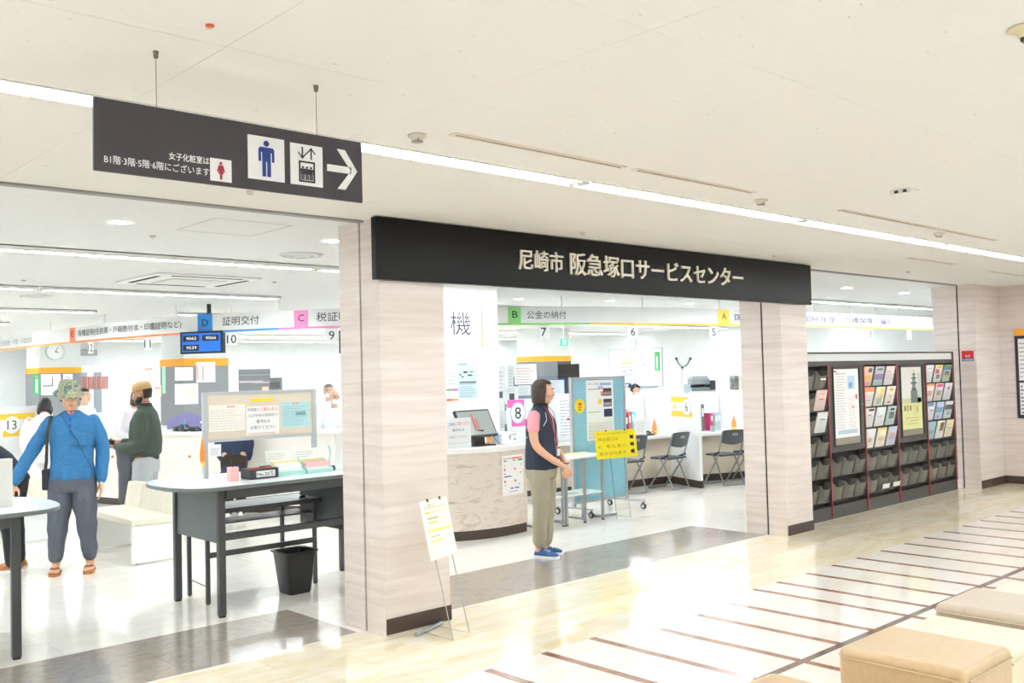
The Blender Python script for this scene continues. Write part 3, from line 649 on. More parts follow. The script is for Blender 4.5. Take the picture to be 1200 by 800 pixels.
# folding table pushed under the desk
o = thing('folding_table', 'low folding table with a pale top pushed under the writing desk', 'table', (3.55, 6.85, 0))
MB().box(3.06, 4.06, 6.62, 7.04, .655, .68).build('tabletop', M('dfe6e8', .3), o, bevel=.004)
MB().box(3.055, 4.065, 6.612, 6.622, .65, .683).box(3.055, 4.065, 7.04, 7.048, .65, .683).box(4.06, 4.068, 6.612, 7.048, .65, .683).build('edging', m_dkmet, o)
MB().box(3.2, 4.0, 6.70, 6.96, .56, .57).build('shelf', m_dkmet, o)
for x, y in ((3.09, 6.65), (3.12, 7.03), (3.99, 6.67), (3.90, 7.02)): MB().box(x-.013, x+.013, y-.013, y+.013, .01, .655).build('leg', m_dkmet, o); MB().lathe((x, y, 0), [(.001, 0), (.012, .001), (.012, .012), (.001, .013)], 8).build('foot', m_chrome, o)
MB().box(3.09, 3.99, 6.645, 6.665, .335, .375).build('crossbar', m_dkmet, o); MB().tube([(3.09, 6.65, .13), (3.12, 7.03, .13)], .004, 6).tube([(3.99, 6.67, .13), (3.90, 7.02, .13)], .004, 6).build('side_brace', m_dkmet, o)
MB().tube([(3.93, 6.75, .6805), (3.93, 6.751, .6815)], .03, 12).build('cable_hole', M('2a2a2a'), o)
# wastebasket
o = thing('wastebasket', 'black tapered plastic wastebasket under the writing desk', 'bin', (3.74, 6.55, 0))
def sq(cx, cy, h, z, rr=.25):
    out = []
    for sx_, sy_ in ((1, 1), (-1, 1), (-1, -1), (1, -1)):
        for k in range(4):
            a = {(1, 1): 0, (-1, 1): pi/2, (-1, -1): pi, (1, -1): 3*pi/2}[(sx_, sy_)]+k*pi/6
            out.append(Vector((cx+sx_*h*(1-rr)+h*rr*cos(a), cy+sy_*h*(1-rr)+h*rr*sin(a), z)))
    return out
mb = MB(); cx, cy = 3.74, 6.55
mb.rings([sq(cx, cy, .088, .001), sq(cx, cy, .092, .01), sq(cx, cy, .125, .30), sq(cx, cy, .142, .315), sq(cx, cy, .142, .322), sq(cx, cy, .118, .318), sq(cx, cy, .085, .02)], True)
mb.build('tub', M('161617', .35), o, smooth='auto')
# board on the desk: silver posts, pinboard and notices
o = thing('desk_notice_board', 'beige pinboard in a silver frame standing on the writing desk', 'notice board', (3.6, 6.76, .9))
m_al = M('c3c8cb', .3, .5)
MB().box(3.115, 3.15, 6.745, 6.775, .902, 1.54).box(4.035, 4.07, 6.745, 6.775, .902, 1.54).build('post', m_al, o)
MB().box(3.15, 4.035, 6.748, 6.772, 1.515, 1.54).box(3.15, 4.035, 6.748, 6.772, 1.165, 1.188).build('rail', m_al, o)
MB().box(3.15, 4.035, 6.752, 6.768, 1.188, 1.515).build('pinboard', proc('beige_pinboard', [(.3, 'd9cdb9'), (.7, 'e2d7c6')], (1, 1, 1), 60, 3, .9, coords='World'), o)
FD = Frame((3.15, 6.752, 1.188), (1, 0, 0), (0, 0, 1)); w_ = .885
rs = random.Random(5)
sheet('yellow_tape_label', 'yellow paper strip at the top of the desk pinboard', 'label', FD, .40*w_, .62*w_, .268, .292, 'f6d32c', .0, .001)
sheet('sample_form', 'cream sample form with a red tag on the left of the desk pinboard', 'form', FD, .015*w_, .34*w_, .055, .252, 'f3efe6', 0, .001, [(.5, .9, .7, .96, 'ee6a60')]+lines(8, .06, .95, .88, .1, 'b8b2ac', .12, rs)+[(.05, .1, .055, .8, 'c8c0b8'), (.95, .1, .955, .8, 'c8c0b8'), (.05, .1, .95, .104, 'c8c0b8')], [('見本', .53, .905, .67, .955, 'ffffff')])
sheet('paper_notice', 'white notice with red heading in the middle of the desk pinboard', 'notice', FD, .35*w_, .665*w_, .012, .232, 'f4f4f2', .0012, .001, [(.05, .05, .9, .07, 'e0a8a0'), (.05, .02, .9, .03, 'c0c0c0')], [('申請書に', .04, .83, .40, .94, '909094'), ('ご記入の上', .42, .83, .97, .95, 'e03030'), ('入口中央の発券機で', .04, .62, .97, .74, '8a8a8e'), ('番号札を', .3, .41, .72, .53, '808084'), ('お取りください', .12, .2, .9, .32, '808084')])
sheet('sample_form', 'light blue sample form with a red tag on the right of the desk pinboard', 'form', FD, .69*w_, .975*w_, .055, .255, 'b6dde0', 0, .001, [(.4, .9, .58, .97, 'e85048'), (.5, .45, .85, .6, '80a8ac')]+lines(10, .06, .95, .88, .08, '7aa4aa', .2, rs), [('見本', .43, .905, .55, .965, 'ffffff')])
DZ = .9015
o = thing('number_box', 'black plastic box of numbered tags reading 25 on the writing desk', 'box', (3.42, 6.5, DZ))
MB().box(3.31, 3.535, 6.40, 6.56, DZ, DZ+.072).build('case', M('2b2c2e', .45), o, bevel=.005)
Fq = Frame((3.355, 6.40, DZ+.012), (1, 0, 0), (0, 0, 1)); MB().fbox(Fq, 0, .15, 0, .045, 0, .001).build('label_plate', M('ececec'), o)
lettering(Fq, 'No.25番', .006, .144, .006, .038, M('222222'), o, .0015, 0, .01)
MB().box(3.335, 3.40, 6.44, 6.48, DZ+.072, DZ+.08).box(3.44, 3.50, 6.44, 6.48, DZ+.072, DZ+.08).build('red_stamp_pads', M('d8402e', .4), o)
MB().tube([(3.395, 6.42, DZ+.085), (3.52, 6.5, DZ+.08)], .006, 8).build('black_pen', M('151515', .3), o)
o = thing('pen_cup', 'pink paper pen holder with black pens on the writing desk', 'pen holder', (3.19, 6.44, DZ))
MB().box(3.16, 3.222, 6.41, 6.47, DZ, DZ+.10).build('cup', M('f2b8b0', .5), o)
MB().tube([(3.185, 6.43, DZ+.08), (3.175, 6.43, DZ+.155)], .004, 6).tube([(3.20, 6.45, DZ+.08), (3.19, 6.44, DZ+.15)], .005, 6).build('pen', M('1b1b1c', .4), o)
for k, (x, hts, lab, cols) in enumerate(((3.545, .095, 'left tray of white and yellow forms beside the black number box', ['b8e4dc', 'eef0ec', 'f3f3ee', 'f5e6a8', 'f6f6f0']), (3.79, .095, 'right tray of pink and green forms on the writing desk', ['b8e4dc', 'f6c0bc', 'f2b8b4', 'cfe39a', 'f6f6f0']))):
    o = thing('form_tray', lab, 'tray', (x+.1, 6.55, DZ))
    MB().hexa([(x, 6.42, DZ), (x+.225, 6.42, DZ), (x+.225, 6.60, DZ), (x, 6.60, DZ), (x, 6.42, DZ+.03), (x+.225, 6.42, DZ+.03), (x+.225, 6.60, DZ+.09), (x, 6.60, DZ+.09)]).build('rack', M(cols[0], .35), o)
    for j in range(1, 5):
        y = 6.42+.035*j; z = DZ+.03+.012*j
        MB().hexa([(x+.008, y, z), (x+.217, y, z), (x+.217, y+.012, z), (x+.008, y+.012, z), (x+.008, y+.015, z+.035), (x+.217, y+.015, z+.035), (x+.217, y+.027, z+.035), (x+.008, y+.027, z+.035)]).build('form_pile', M(cols[j], .6), o)
    F_ = Frame((x+.004, 6.61, DZ+.075), (1, 0, 0), (0, .25, 1)); MB().fbox(F_, 0, .217, 0, .105, 0, .002).build('back_sheet', M('f1f1ea', .5), o); printing(o, F_, 0, .217, 0, .105, .002, lines(4, .1, .8, .9, .2, 'a8b0a8', .2), [])
o = thing('pen_stand', 'small black desk pen stand with a pale blue coiled cord', 'pen stand', (4.02, 6.5, DZ))
MB().box(4.0, 4.06, 6.46, 6.51, DZ, DZ+.04).build('base', M('1d1d1f', .4), o, bevel=.006)
MB().tube([(4.0, 6.48, DZ+.02), (3.95, 6.45, DZ+.004)], .007, 8).build('pen', M('151515', .3), o)
MB().tube([(4.03, 6.49, DZ+.04), (4.04, 6.52, DZ+.08), (4.075, 6.55, DZ+.12), (4.07, 6.56, DZ+.17), (4.06, 6.56, DZ+.19)], .004, 6).build('cord', M('6cc7d3', .4), o)
m_acr = M('dfe6e6', .15, 0, .5, alpha=.35)
o = thing('acrylic_screen', 'clear acrylic leaflet screen at the right of the writing desk', 'screen', (4.15, 6.5, DZ))
MB().box(4.09, 4.26, 6.50, 6.51, DZ, DZ+.28).build('sheet', m_acr, o); MB().box(4.255, 4.265, 6.47, 6.54, DZ, DZ+.28).build('edge', M('b6aea4', .3, alpha=.8), o)
o = thing('pen_ornament', 'orange and yellow paper charm hanging on the left board post', 'ornament', (3.10, 6.74, 1.06))
MB().rings([[Vector((3.10+r*cos(a*pi/4), 6.735+r*.4*sin(a*pi/4), z)) for a in range(8)] for r, z in ((.006, 1.0), (.02, 1.04), (.022, 1.09), (.012, 1.16), (.002, 1.21))]).build('body', M('f0902c', .5), o, True)
MB().box(3.088, 3.112, 6.722, 6.73, 1.0, 1.03).build('tip', M('f2d040', .5), o)
sheet('paper_note', 'small white note under the left end of the desk pinboard', 'note', Frame((3.165, 6.755, 1.06), (1, 0, 0), (0, 0, 1)), 0, .09, 0, .09, 'f0f2f6', 0, .001, lines(3, .1, .9, .8, .2, '8a90b0', .2))
# second desk at the left edge
dk2 = round_desk(.2, 2.02, 6.15, 7.1, .875, 1, 'dark grey writing desk with a rounded right end cut off by the left edge', [(1.70, 6.245), (1.70, 6.98), (.5, 6.245), (.5, 6.98)])
MB().box(.53, 1.67, 6.22, 6.24, .78, .847).build('front_rail', m_dkmet, dk2); MB().box(.53, 1.69, 6.6, 7.0, .60, .625).build('under_shelf', M('2c2d2f', .3), dk2)
MB().box(.53, 1.69, 6.55, 6.58, .54, .60).build('lower_rail', m_dkmet, dk2)
o = thing('acrylic_screen', 'milky paper holder standing on the left edge desk', 'screen', (1.68, 6.53, .877))
MB().box(1.60, 1.755, 6.50, 6.56, .877, 1.17).build('sheet', M('dcdcd6', .3), o)

# ================================================================ OFFICE: overhead band, counters
BP = refine([(4.829, 18.594), (4.862, 16.765), (4.951, 15.195), (5.155, 13.532), (5.45, 12.2), (5.934, 11.1), (6.571, 10.201), (7.294, 9.624), (8.206, 9.145), (9.416, 8.667), (10.692, 8.381), (12.228, 8.146), (13.859, 7.991), (16.037, 7.901), (18.806, 7.888)], 3)
BP = [Vector((4.8, 21.5))]+BP+[Vector((19.7, 7.9))]
CB = Curve(BP); uc = CB.cross
def strip(mb, C, u0, u1, v0, v1, n0, n1, step=.1):
    k = max(1, int((u1-u0)/step)); R = []
    for i in range(k+1):
        u = u0+(u1-u0)*i/k; R.append([C.pt(u, v0, n0), C.pt(u, v0, n1), C.pt(u, v1, n1), C.pt(u, v1, n0)])
    mb.rings(R); return mb
o = thing('overhead_sign_band', 'long white overhead sign band curving above the service counters', 'sign', (7.3, 9.62, 2.25))
strip(MB(), CB, .05, CB.L[-1]-.05, 2.25, 2.495, -.05, 0, .07).build('band', M('f0f0ee', .9, 0, .1), o)
u = {k: uc(k) for k in (0, 82, 88, 172, 213, 220, 232, 249, 327, 345, 361, 370, 403, 596, 611, 692, 842, 855, 860, 1045, 1109)}
blue, pink, green_, yel, orn, lor = 'c'*0+'1f86d8', 'ef86be', '8fd67c', 'f8cf4c', 'f08a4a', 'f4ae50'
for a, b, c, nme in ((.1, u[82], lor, 'light_orange_stripe'), (u[82], u[220], orn, 'orange_stripe'), (u[220], u[327], '5a96dc', 'blue_stripe'), (u[327], uc(560), pink, 'pink_stripe'), (uc(560), u[692], green_, 'green_stripe'), (u[692], CB.L[-1]-.1, yel, 'yellow_stripe')):
    strip(MB(), CB, a, b, 2.25, 2.278, 0, .004).build(nme, M(c, .5), o)
for a, b, c, t, nme, tc in ((u[82], u[88], 'f0805a', 'E', 'orange_tab', '7a3a2a'), (u[232], u[249], blue, 'D', 'blue_tab', '15304a'), (u[345], u[361], pink, 'C', 'pink_tab', '54253c'), (u[596], u[611], green_, 'B', 'green_tab', '27462a'), (u[842], u[855], yel, 'A', 'yellow_tab', '6a6040')):
    q = strip(MB(), CB, a, b, 2.278, 2.51 if c == blue else 2.487, 0, .005).build(nme, M(c, .5), o); w_ = b-a
    lettering(CB, t, a+w_*.3, b-w_*.25, 2.345, 2.435, M(tc, .5), q, .006, 0, .01)
gt = M('40424e', .9, 0, .05); pt_ = M('5c5488', .9, 0, .05)
lettering(CB, '住民異動・戸籍・印鑑登録', uc(1), uc(38), 2.33, 2.42, M('9aa0a8', .5), o, .008)
lettering(CB, '各種証明(住民票・戸籍謄/抄本・印鑑証明など)', uc(92), uc(213), 2.33, 2.44, gt, o, .008)
lettering(CB, '証明交付', uc(261), uc(304), 2.335, 2.45, gt, o, .003, )
lettering(CB, '税証明', uc(371), uc(409), 2.335, 2.45, gt, o, .003, )
lettering(CB, '公金の納付', uc(618), uc(664), 2.33, 2.435, gt, o, .003, )
lettering(CB, '国民健康保険・国民年金・介護保険・福祉', uc(861), uc(1046), 2.33, 2.43, pt_, o, .008)
for px in (57, 120, 205, 270, 327, 440, 560, 660, 755, 846, 958, 1000, 1027, 1053, 1077, 1101):
    a = uc(px); big = px in (327, 846) or px > 990; MB().hexa([CB.pt(a-q, z, n_) for z in (2.49, CZ) for q, n_ in ((-.012, -.02), (.012, -.02), (.012, -.04), (-.012, -.04))]).build('hanger', M('f2f2f2', .4), o)
for px, t in ((41, '13'), (104, '12'), (171, '11'), (270, '10'), (388, '9'), (638, '7'), (743, '6'), (838, '5'), (1021.5, '3'), (1067, '2'), (1108, '1')):
    a = uc(px); w_ = .085
    q = thing('counter_number_card', 'white hanging card with the number %s, %s' % ({'13': ('thirteen', 'leftmost under the overhead band'), '12': ('twelve', 'above the camouflage hat'), '11': ('eleven', 'left of the blue queue display'), '10': ('ten', 'just right of the blue queue display'), '9': ('nine', 'beside the left pier'), '7': ('seven', 'under the green band'), '6': ('six', 'above the yellow notice easel'), '5': ('five', 'beside the right pier'), '3': ('three', 'left above the leaflet racks'), '2': ('two', 'middle above the leaflet racks'), '1': ('one', 'at the right end above the leaflet racks')}[t]), 'sign', tuple(CB.pt(a, 2.08, -.02)))
    MB().hexa([CB.pt(a+x_, z, n_) for z in (2.075, 2.249) for x_, n_ in ((-w_, -.03), (w_, -.03), (w_, -.024), (-w_, -.024))]).build('card', M('f6f6f6', .5), q)
    ww = .038*len(t); lettering(CB, t, a-ww, a+ww, 2.105, 2.215, M('2e2e34', .5), q, -.022, 0, .004)
# green hooks and displays
q = thing('queue_display', 'blue call-number display showing 9062, 9066 and 9539 under tab D', 'display', tuple(CB.pt(uc(240), 2.0, .1)))
Q0 = CB.pt(uc(219.5), 1.985, .12); Q1 = CB.pt(uc(262), 1.985, .02); FQ = Frame(Q0, Q1-Q0, (0, 0, 1)); w_ = (Q1-Q0).length; h_ = .29
MB().fbox(FQ, 0, w_, 0, h_, -.06, 0).build('bezel', M('1c2430', .3), q)
m_scr = M('1660c0', .4, emit=.55)
MB().fbox(FQ, .03, w_-.03, .025, h_-.025, 0, .003).build('screen', m_scr, q)
for a, b, t in ((.07, .56, '9062'), (.53, .56, '9066'), (.07, .14, '9539')):
    MB().fbox(FQ, w_*a, w_*(a+.38), h_*b, h_*(b+.27), .003, .004).build('number_window', M('20262e', .4), q)
    lettering(FQ, t, w_*(a+.08), w_*(a+.32), h_*(b+.07), h_*(b+.2), M('dfe6ee', .5, emit=.6), q, .0045)
MB().tube([CB.pt(uc(244), 2.49, -.02), CB.pt(uc(244), CZ, -.02)], .03, 8).build('ceiling_pole', M('3a3a3c', .4), q)
q = thing('queue_display', 'dark-framed green and blue display cut off by the left pier', 'display', tuple(CB.pt(uc(405), 2.0, .05)))
Q0 = CB.pt(uc(399), 1.93, .08); Q1 = CB.pt(uc(425), 1.93, .02); FQ = Frame(Q0, Q1-Q0, (0, 0, 1)); w_ = (Q1-Q0).length
MB().fbox(FQ, 0, w_, 0, .29, -.05, 0).build('bezel', M('2a2c30', .3), q); MB().fbox(FQ, .03, w_-.03, .025, .265, 0, .003).build('screen', M('5ab4c8', .4, emit=.5), q)
MB().fbox(FQ, .03, w_-.03, .21, .265, .003, .004).build('screen_header', M('2f9a50', .4, emit=.4), q)

# counters: high counter on the left, low desks with booths from booth 8 on
CL = Curve(refine([(4.35, 16.5), (4.5, 14.4), (4.78, 13.1), (5.15, 11.8), (5.60, 10.85), (6.23, 10.0), (7.1, 9.5), (7.9, 9.2)], 3))
CR = Curve(refine([(7.9, 9.2), (8.9, 8.98), (10.27, 8.73), (10.95, 8.64), (11.6, 8.30), (12.26, 8.10), (13.5, 7.95), (16, 7.9), (19.6, 7.9)], 3))
m_cnt = M('f3efe6', .45); m_bei = M('d8ccb8', .5)
o = thing('service_counter', 'long cream high service counter with a dark base behind the benches', 'counter', (5.6, 10.85, 0))
strip(MB(), CL, 0, CL.L[-1], .09, .95, -.5, 0).build('front', m_cnt, o)
strip(MB(), CL, 0, CL.L[-1], .0, .09, -.5, -.02).build('dark_base', m_base, o)
strip(MB(), CL, 0, CL.L[-1], .95, .985, -.62, .04).build('worktop', M('f7f6f2', .35), o)
for v_ in (.62,): strip(MB(), CL, 0, CL.L[-1], v_, v_+.004, 0, .001).build('panel_joint', M('e0d9cb', .5), o)
k = 0.4
while k < CL.L[-1]-.3: strip(MB(), CL, k, k+.004, .09, .95, 0, .001).build('panel_joint', M('e0d9cb', .5), o); k += .9
for px, py in ((131, 531), (221, 533)):
    a = CL.cross(px); d = (CL.pt(a, 0)-Vector((0, 0, 0))); dep = Vector((d.x, d.y, 0)).dot(Vector((_f.x, _f.y, 0)).normalized()); z = 1.62-(py-446)/FPX*dep
    q = MB(); FF = Frame(CL.pt(a, z, 0), Vector((CL.pt(a+.1, z, 0)-CL.pt(a, z, 0))), (0, 0, 1)); q.disc(FF, 0, 0, .016, 0, .02, 12); q.build('wooden_knob', M('b98540', .4), o)
o = thing('service_desk', 'low booth desk with a beige front running from booth 8 to booth 5', 'desk', (10.27, 8.73, 0))
strip(MB(), CR, 0, CR.L[-1], .10, .66, -.10, 0).build('front_panel', m_bei, o)
strip(MB(), CR, 0, CR.L[-1], .0, .10, -.10, .008).build('dark_base', m_base, o)
strip(MB(), CR, 0, CR.L[-1], .66, .70, -.75, .12).build('worktop', M('f4f4f2', .35), o)
strip(MB(), CR, 0, CR.L[-1], .70, 1.26, -.80, -.74).build('privacy_screen', M('f0f1f1', .5), o)
def partition(u0, ln, label, skew=0.0, h=1.29, flip=False, numb=None, colr=None):
    A = CR.pt(u0, 0, -.72); B = CR.pt(u0+skew, 0, ln); U = (B-A).normalized(); Nn = Vector((U.y, -U.x, 0))*-1
    F = Frame(A, U, (0, 0, 1)); L = (B-A).length
    o = thing('booth_partition', label, 'partition', tuple((A+B)/2))
    MB().fbox(F, 0, L, .0, h, -.045, 0).build('panel', M('f4f4f3', .45), o)
    MB().fbox(F, .72, L+.003, 0, .10, -.05, .006).build('dark_base', m_base, o)
    if numb:
        w_, z0 = .62, .96
        q = thing('booth_number', 'yellow booth sign with the number %s' % ('six on the partition between the folding chairs' if numb == '6' else 'five on the partition beside the right pier'), 'sign', tuple(F.pt(L-.4, z0, 0))); a = L-.09-w_
        MB().fbox(F, a, a+w_*.72, z0+.20, z0+.28, .001, .003).build('upper_band', M(colr, .5), q); MB().fbox(F, a, a+w_*.9, z0, z0+.08, .001, .003).build('lower_band', M(colr, .5), q)
        MB().fprism(F, [(a+.05, z0+.14), (a+.13, z0+.19), (a+.13, z0+.09)], .001, .003).build('arrow', M(colr, .5), q)
        MB().disc(F, a+w_*.68, z0+.14, .118, .003, .005, 28).build('ring', M('b9b6dc', .5), q); MB().disc(F, a+w_*.68, z0+.14, .108, .005, .006, 28).build('disc', M('f8f8f8', .5), q)
        lettering(F, numb, a+w_*.68-.036, a+w_*.68+.036, z0+.08, z0+.20, M('3a3a44', .5), q, .0065)
    return F, L
A6 = CR.cross(782)
partition(A6, .76, 'white booth partition with the yellow number 6 panel', -.0, numb='6', colr='f8cf3c')
partition(CR.cross(879)+.05, .70, 'white booth partition of booth 5 beside the right pier', 0, numb='5', colr='f8cf3c')
partition(CR.cross(690)+.0, .45, 'short white partition hidden behind the blue board', 0)
A8 = CR.cross(583)
P8 = partition(CR.cross(600), .12, 'white partition left of booth 8 behind the woman', 0, h=1.2)
# pink 8 sign facing the hall
Q0 = CR.pt(CR.cross(586), .95, .14); Q1 = CR.pt(CR.cross(609), .95, .14); F8 = Frame(Q0, Q1-Q0, (0, 0, 1)); w_ = (Q1-Q0).length; h_ = .34
o = thing('booth_number', 'pink booth number 8 sign standing on the low desk behind the monitor', 'sign', tuple(F8.pt(w_/2, 0, 0)))
MB().fbox(F8, 0, w_, -.25, h_, -.012, 0).build('board', M('f4f4f4', .5), o)
MB().fbox(F8, 0, w_*.85, h_-.10, h_, .0, .002).fbox(F8, w_*.2, w_*.98, 0, .09, .0, .002).build('pink_corner', M('f46ab4', .5), o)
MB().disc(F8, w_*.52, h_/2, .112, .002, .004, 28, .14).build('ring', M('c0b6dc', .5), o); MB().disc(F8, w_*.52, h_/2, .100, .004, .005, 28, .128).build('disc', M('fafafa', .5), o)
lettering(F8, '8', w_*.52-.045, w_*.52+.045, h_/2-.075, h_/2+.075, M('2c2c34', .5), o, .0055)
# acrylic poster screen behind booth 8
Q0 = CR.pt(CR.cross(587), .70, -.2); Q1 = CR.pt(CR.cross(662), .70, -.2); FP = Frame(Q0, Q1-Q0, (0, 0, 1)); w_ = (Q1-Q0).length
o = thing('poster_screen', 'clear acrylic screen behind booth 8 covered with taped notices', 'screen', tuple(FP.pt(w_/2, 0, 0)))
MB().fbox(FP, 0, w_, 0, 1.08, -.008, -.002).build('acrylic_sheet', M('e8f0f0', .1, alpha=.16), o)
rs = random.Random(21)
notes = [(0.0, .62, .17, .98, 'f0f0f0', 'tall white notice at the upper left of the acrylic screen'), (.20, .70, .29, .98, 'e6e8ea', 'narrow grey-white notice on the acrylic screen'), (.31, .74, .66, 1.0, 'f6f6f4', 'wide white notice with red lines on the acrylic screen'),
         (.0, .42, .13, .60, 'f2f2f2', 'small white notice below the tall one on the acrylic screen'), (.16, .50, .36, .72, 'f0f1f2', 'square white notice at the centre of the acrylic screen'), (.36, .60, .56, .73, 'e9ebec', 'white slip below the wide notice'),
         (.0, .20, .14, .40, 'eceef0', 'white notice above the pink number 8'), (.36, .22, .62, .56, 'f2f3f4', 'white notice nearest the woman\'s hair'), (.17, .26, .34, .48, 'f4f4f4', 'white notice right of the dark photo')]
for i, (a, b, c, d, col, lb) in enumerate(notes):
    rc = lines(6, .08, .92, .9, .1, 'a0a6ae' if i != 2 else 'e08a80', .2, random.Random(i))
    if i == 4: rc = [(.3, .2, .7, .6, '4a4e52')]+lines(3, .1, .9, .95, .7, 'a0a6ae', .2)
    sheet('notice_sheet', lb, 'notice', FP, w_*a, w_*c, b*1.05, d*1.05, col, .0, .002, rc)
for i, (a, b, c, d) in enumerate(((.15, .42, .30, .50), (-.02, .58, .12, .66), (.14, .16, .30, .25))): sheet('photo_card', ['dark photo card under the centre notice', 'dark photo card at the left of the acrylic screen', 'lower dark photo card on the acrylic screen'][i], 'card', FP, w_*max(0, a), w_*c, b*1.05, d*1.05, '5a5e62', .0015, .001)
# white notices right behind the woman
Q0 = CR.pt(CR.cross(640), .72, -.03); Q1 = CR.pt(CR.cross(690), .72, -.03); FP2 = Frame(Q0, Q1-Q0, (0, 0, 1)); w_ = (Q1-Q0).length
sheet('notice_board', 'white panel of fine print right behind the woman on the booth desk', 'notice', FP2, .0, w_, .0, .62, 'f2f3f3', 0, .004, lines(12, .3, .95, .9, .1, '9aa0a6', .2, random.Random(4))+[(.45, .42, .72, .47, 'e0404a')])
Q0 = CR.pt(CR.cross(602), .72, .05); Q1 = CR.pt(CR.cross(634), .72, .05); FP3 = Frame(Q0, Q1-Q0, (0, 0, 1)); w_ = (Q1-Q0).length
sheet('notice_board', 'white panel with green printed lines between the 8 sign and the woman', 'notice', FP3, .02, w_, .0, .50, 'f0f2ef', 0, .004, lines(8, .1, .9, .9, .1, 'b4cdb0', .25, random.Random(8)))
o = thing('monitor', 'large dark blue computer screen behind the acrylic screen', 'monitor', tuple(CR.pt(CR.cross(660), .7, -.5)))
F = Frame(CR.pt(CR.cross(626), 1.12, -.55), CR.pt(CR.cross(690), 1, -.5)-CR.pt(CR.cross(626), 1, -.55), (0, 0, 1)); MB().fbox(F, 0, .85, 0, .46, -.04, 0).build('casing', M('30343c', .35), o); MB().fbox(F, .03, .82, .03, .43, 0, .003).build('screen', M('2e4a78', .3, emit=.1), o)
MB().fbox(F, .4, .46, -.42, .1, -.07, -.04).build('stand', M('30343c', .35), o); MB().fbox(F, .55, .80, .08, .40, .003, .005).build('window', M('dfe6ec', .4), o)

# ================================================================ RECEPTION (marble curved counter)
cc = at(572, 632, 2, 0); P_ = [(5.84, 7.42), (5.89, 7.315), (6.05, 7.20), (6.24, 7.155), (6.49, 7.14), (6.80, 7.175)]
CE = Curve(refine([(5.55, 7.75), (5.70, 7.5), (5.875, 7.33), (6.06, 7.225), (6.28, 7.165), (6.52, 7.150), (6.80, 7.185)], 4))
o = thing('reception_counter', 'curved reception counter clad in pink-beige marble with a white top', 'counter', (6.3, 7.4, 0)); e_ = CE.L[-1]
strip(MB(), CE, 0, e_, .095, .85, -.62, 0, .06).build('marble_front', m_marb, o, smooth='auto')
strip(MB(), CE, 0, e_, 0, .095, -.6, -.012, .06).build('dark_base', m_base, o, smooth='auto')
strip(MB(), CE, 0, e_+.0, .85, .895, -.66, .018, .06).build('white_worktop', M('f6f5f2', .3), o, smooth='auto')
MB().fbox(Frame(CE.pt(e_, .0, 0), CE.pt(e_, 0, -1)-CE.pt(e_, 0, 0), (0, 0, 1)), 0, .6, .095, .85, 0, .004).build('end_panel', m_marb, o)
a0, a1 = CE.cross(584), CE.cross(609)
o = thing('paper_notice', 'white notice with red, green and blue text taped on the marble counter', 'notice', tuple(CE.pt((a0+a1)/2, .5, 0)))
strip(MB(), CE, a0, a1, .40, .80, .003, .005, .05).build('sheet', M('f4f3f0', .5), o)
class Sub:
    def __init__(s, C, u0, v0, n0): s.a = (C, u0, v0, n0)
    def pt(s, u, v, n=0): C, u0, v0, n0 = s.a; return C.pt(u0+u, v0+v, n0+n)
FN = Sub(CE, a0, .40, .0055); w_ = a1-a0; h_ = .40
printing(o, FN, 0, w_, 0, h_, 0, [(.08, .62, .6, .68, 'e8604a'), (.08, .32, .62, .38, 'e8604a'), (.42, .90, .92, .94, 'ee7a60'), (.72, .84, .95, .89, '3aa06a'), (.08, .46, .4, .49, '4a70c0'), (.35, .15, .75, .19, '4a70c0'), (.08, .53, .9, .56, '8a8a90'), (.08, .25, .8, .27, '9a9aa0'), (.3, .08, .7, .1, '9aa6c0'), (.08, .85, .6, .88, '6a6a70'), (.08, .73, .9, .76, '9a9aa0')], [('受付のご案内', .06, .905, .4, .94, '50505a')])
# column behind the counter with the big character
WY = 7.9; x0, x1 = at(515, 400, 1, WY).x, at(583.5, 400, 1, WY).x
o = struct(MB().box(x0, x1, WY, WY+.7, 0, CZ).build('wall_column_front', M('f5f5f5', .5)))
FC = Frame((x0, WY, 0), (1, 0, 0), (0, 0, 1)); p0 = at(527.5, 379, 1, WY).x-x0; p1 = at(551.5, 379, 1, WY).x-x0
lettering(FC, '機', p0, p1, 2.05, 2.30, M('45454e', .5), o, .003, 0, .0)
lp = at(564.5, 379, 1, WY).x-x0; MB().fbox(FC, lp-.008, lp+.008, 1.93, 2.395, .001, .004).build('orange_line', M('f0a050', .5), o)
def onface(x0_, y0_, x1_, y1_):   # rectangle on the column face from photo coordinates
    a = at(x0_, y1_, 1, WY); b = at(x1_, y0_, 1, WY); return a.x-x0, b.x-x0, a.z, b.z
r_ = onface(536.5, 423, 558.5, 467)
sheet('poster', 'pale blue poster with scattered dark pictures on the white column', 'poster', FC, *r_, 'cfe3ea', .001, .002, [(.05, .90, .5, .93, '7a98a8'), (.3, .68, .5, .73, '3a4a5a'), (.1, .62, .2, .66, '4a6a7a'), (.5, .60, .75, .64, '4a5a6a'), (.2, .56, .3, .6, '4a6a7a'), (.6, .70, .8, .73, '5a7a8a'), (.1, .42, .95, .45, '3a4048'), (.1, .38, .9, .40, '8aa0a8')]+lines(6, .1, .9, .36, .04, '94b4c0', .3))
r_ = onface(523, 432, 535.5, 452); sheet('notice_sheet', 'small grey notice on the white column left of the blue poster', 'notice', FC, *r_, 'eef0ee', .001, .002, lines(4, .1, .9, .9, .1, 'b0b6b8', .2))
r_ = onface(523, 455, 536.5, 470); sheet('notice_sheet', 'small notice with green, pink, red and orange tabs on the white column', 'notice', FC, *r_, 'f6f6f4', .001, .002, [(0, .82, .5, 1, '6ac080'), (.5, .82, 1, 1, 'd880c8'), (0, 0, .5, .18, 'ee6a60'), (.5, 0, 1, .18, 'f2b060')])
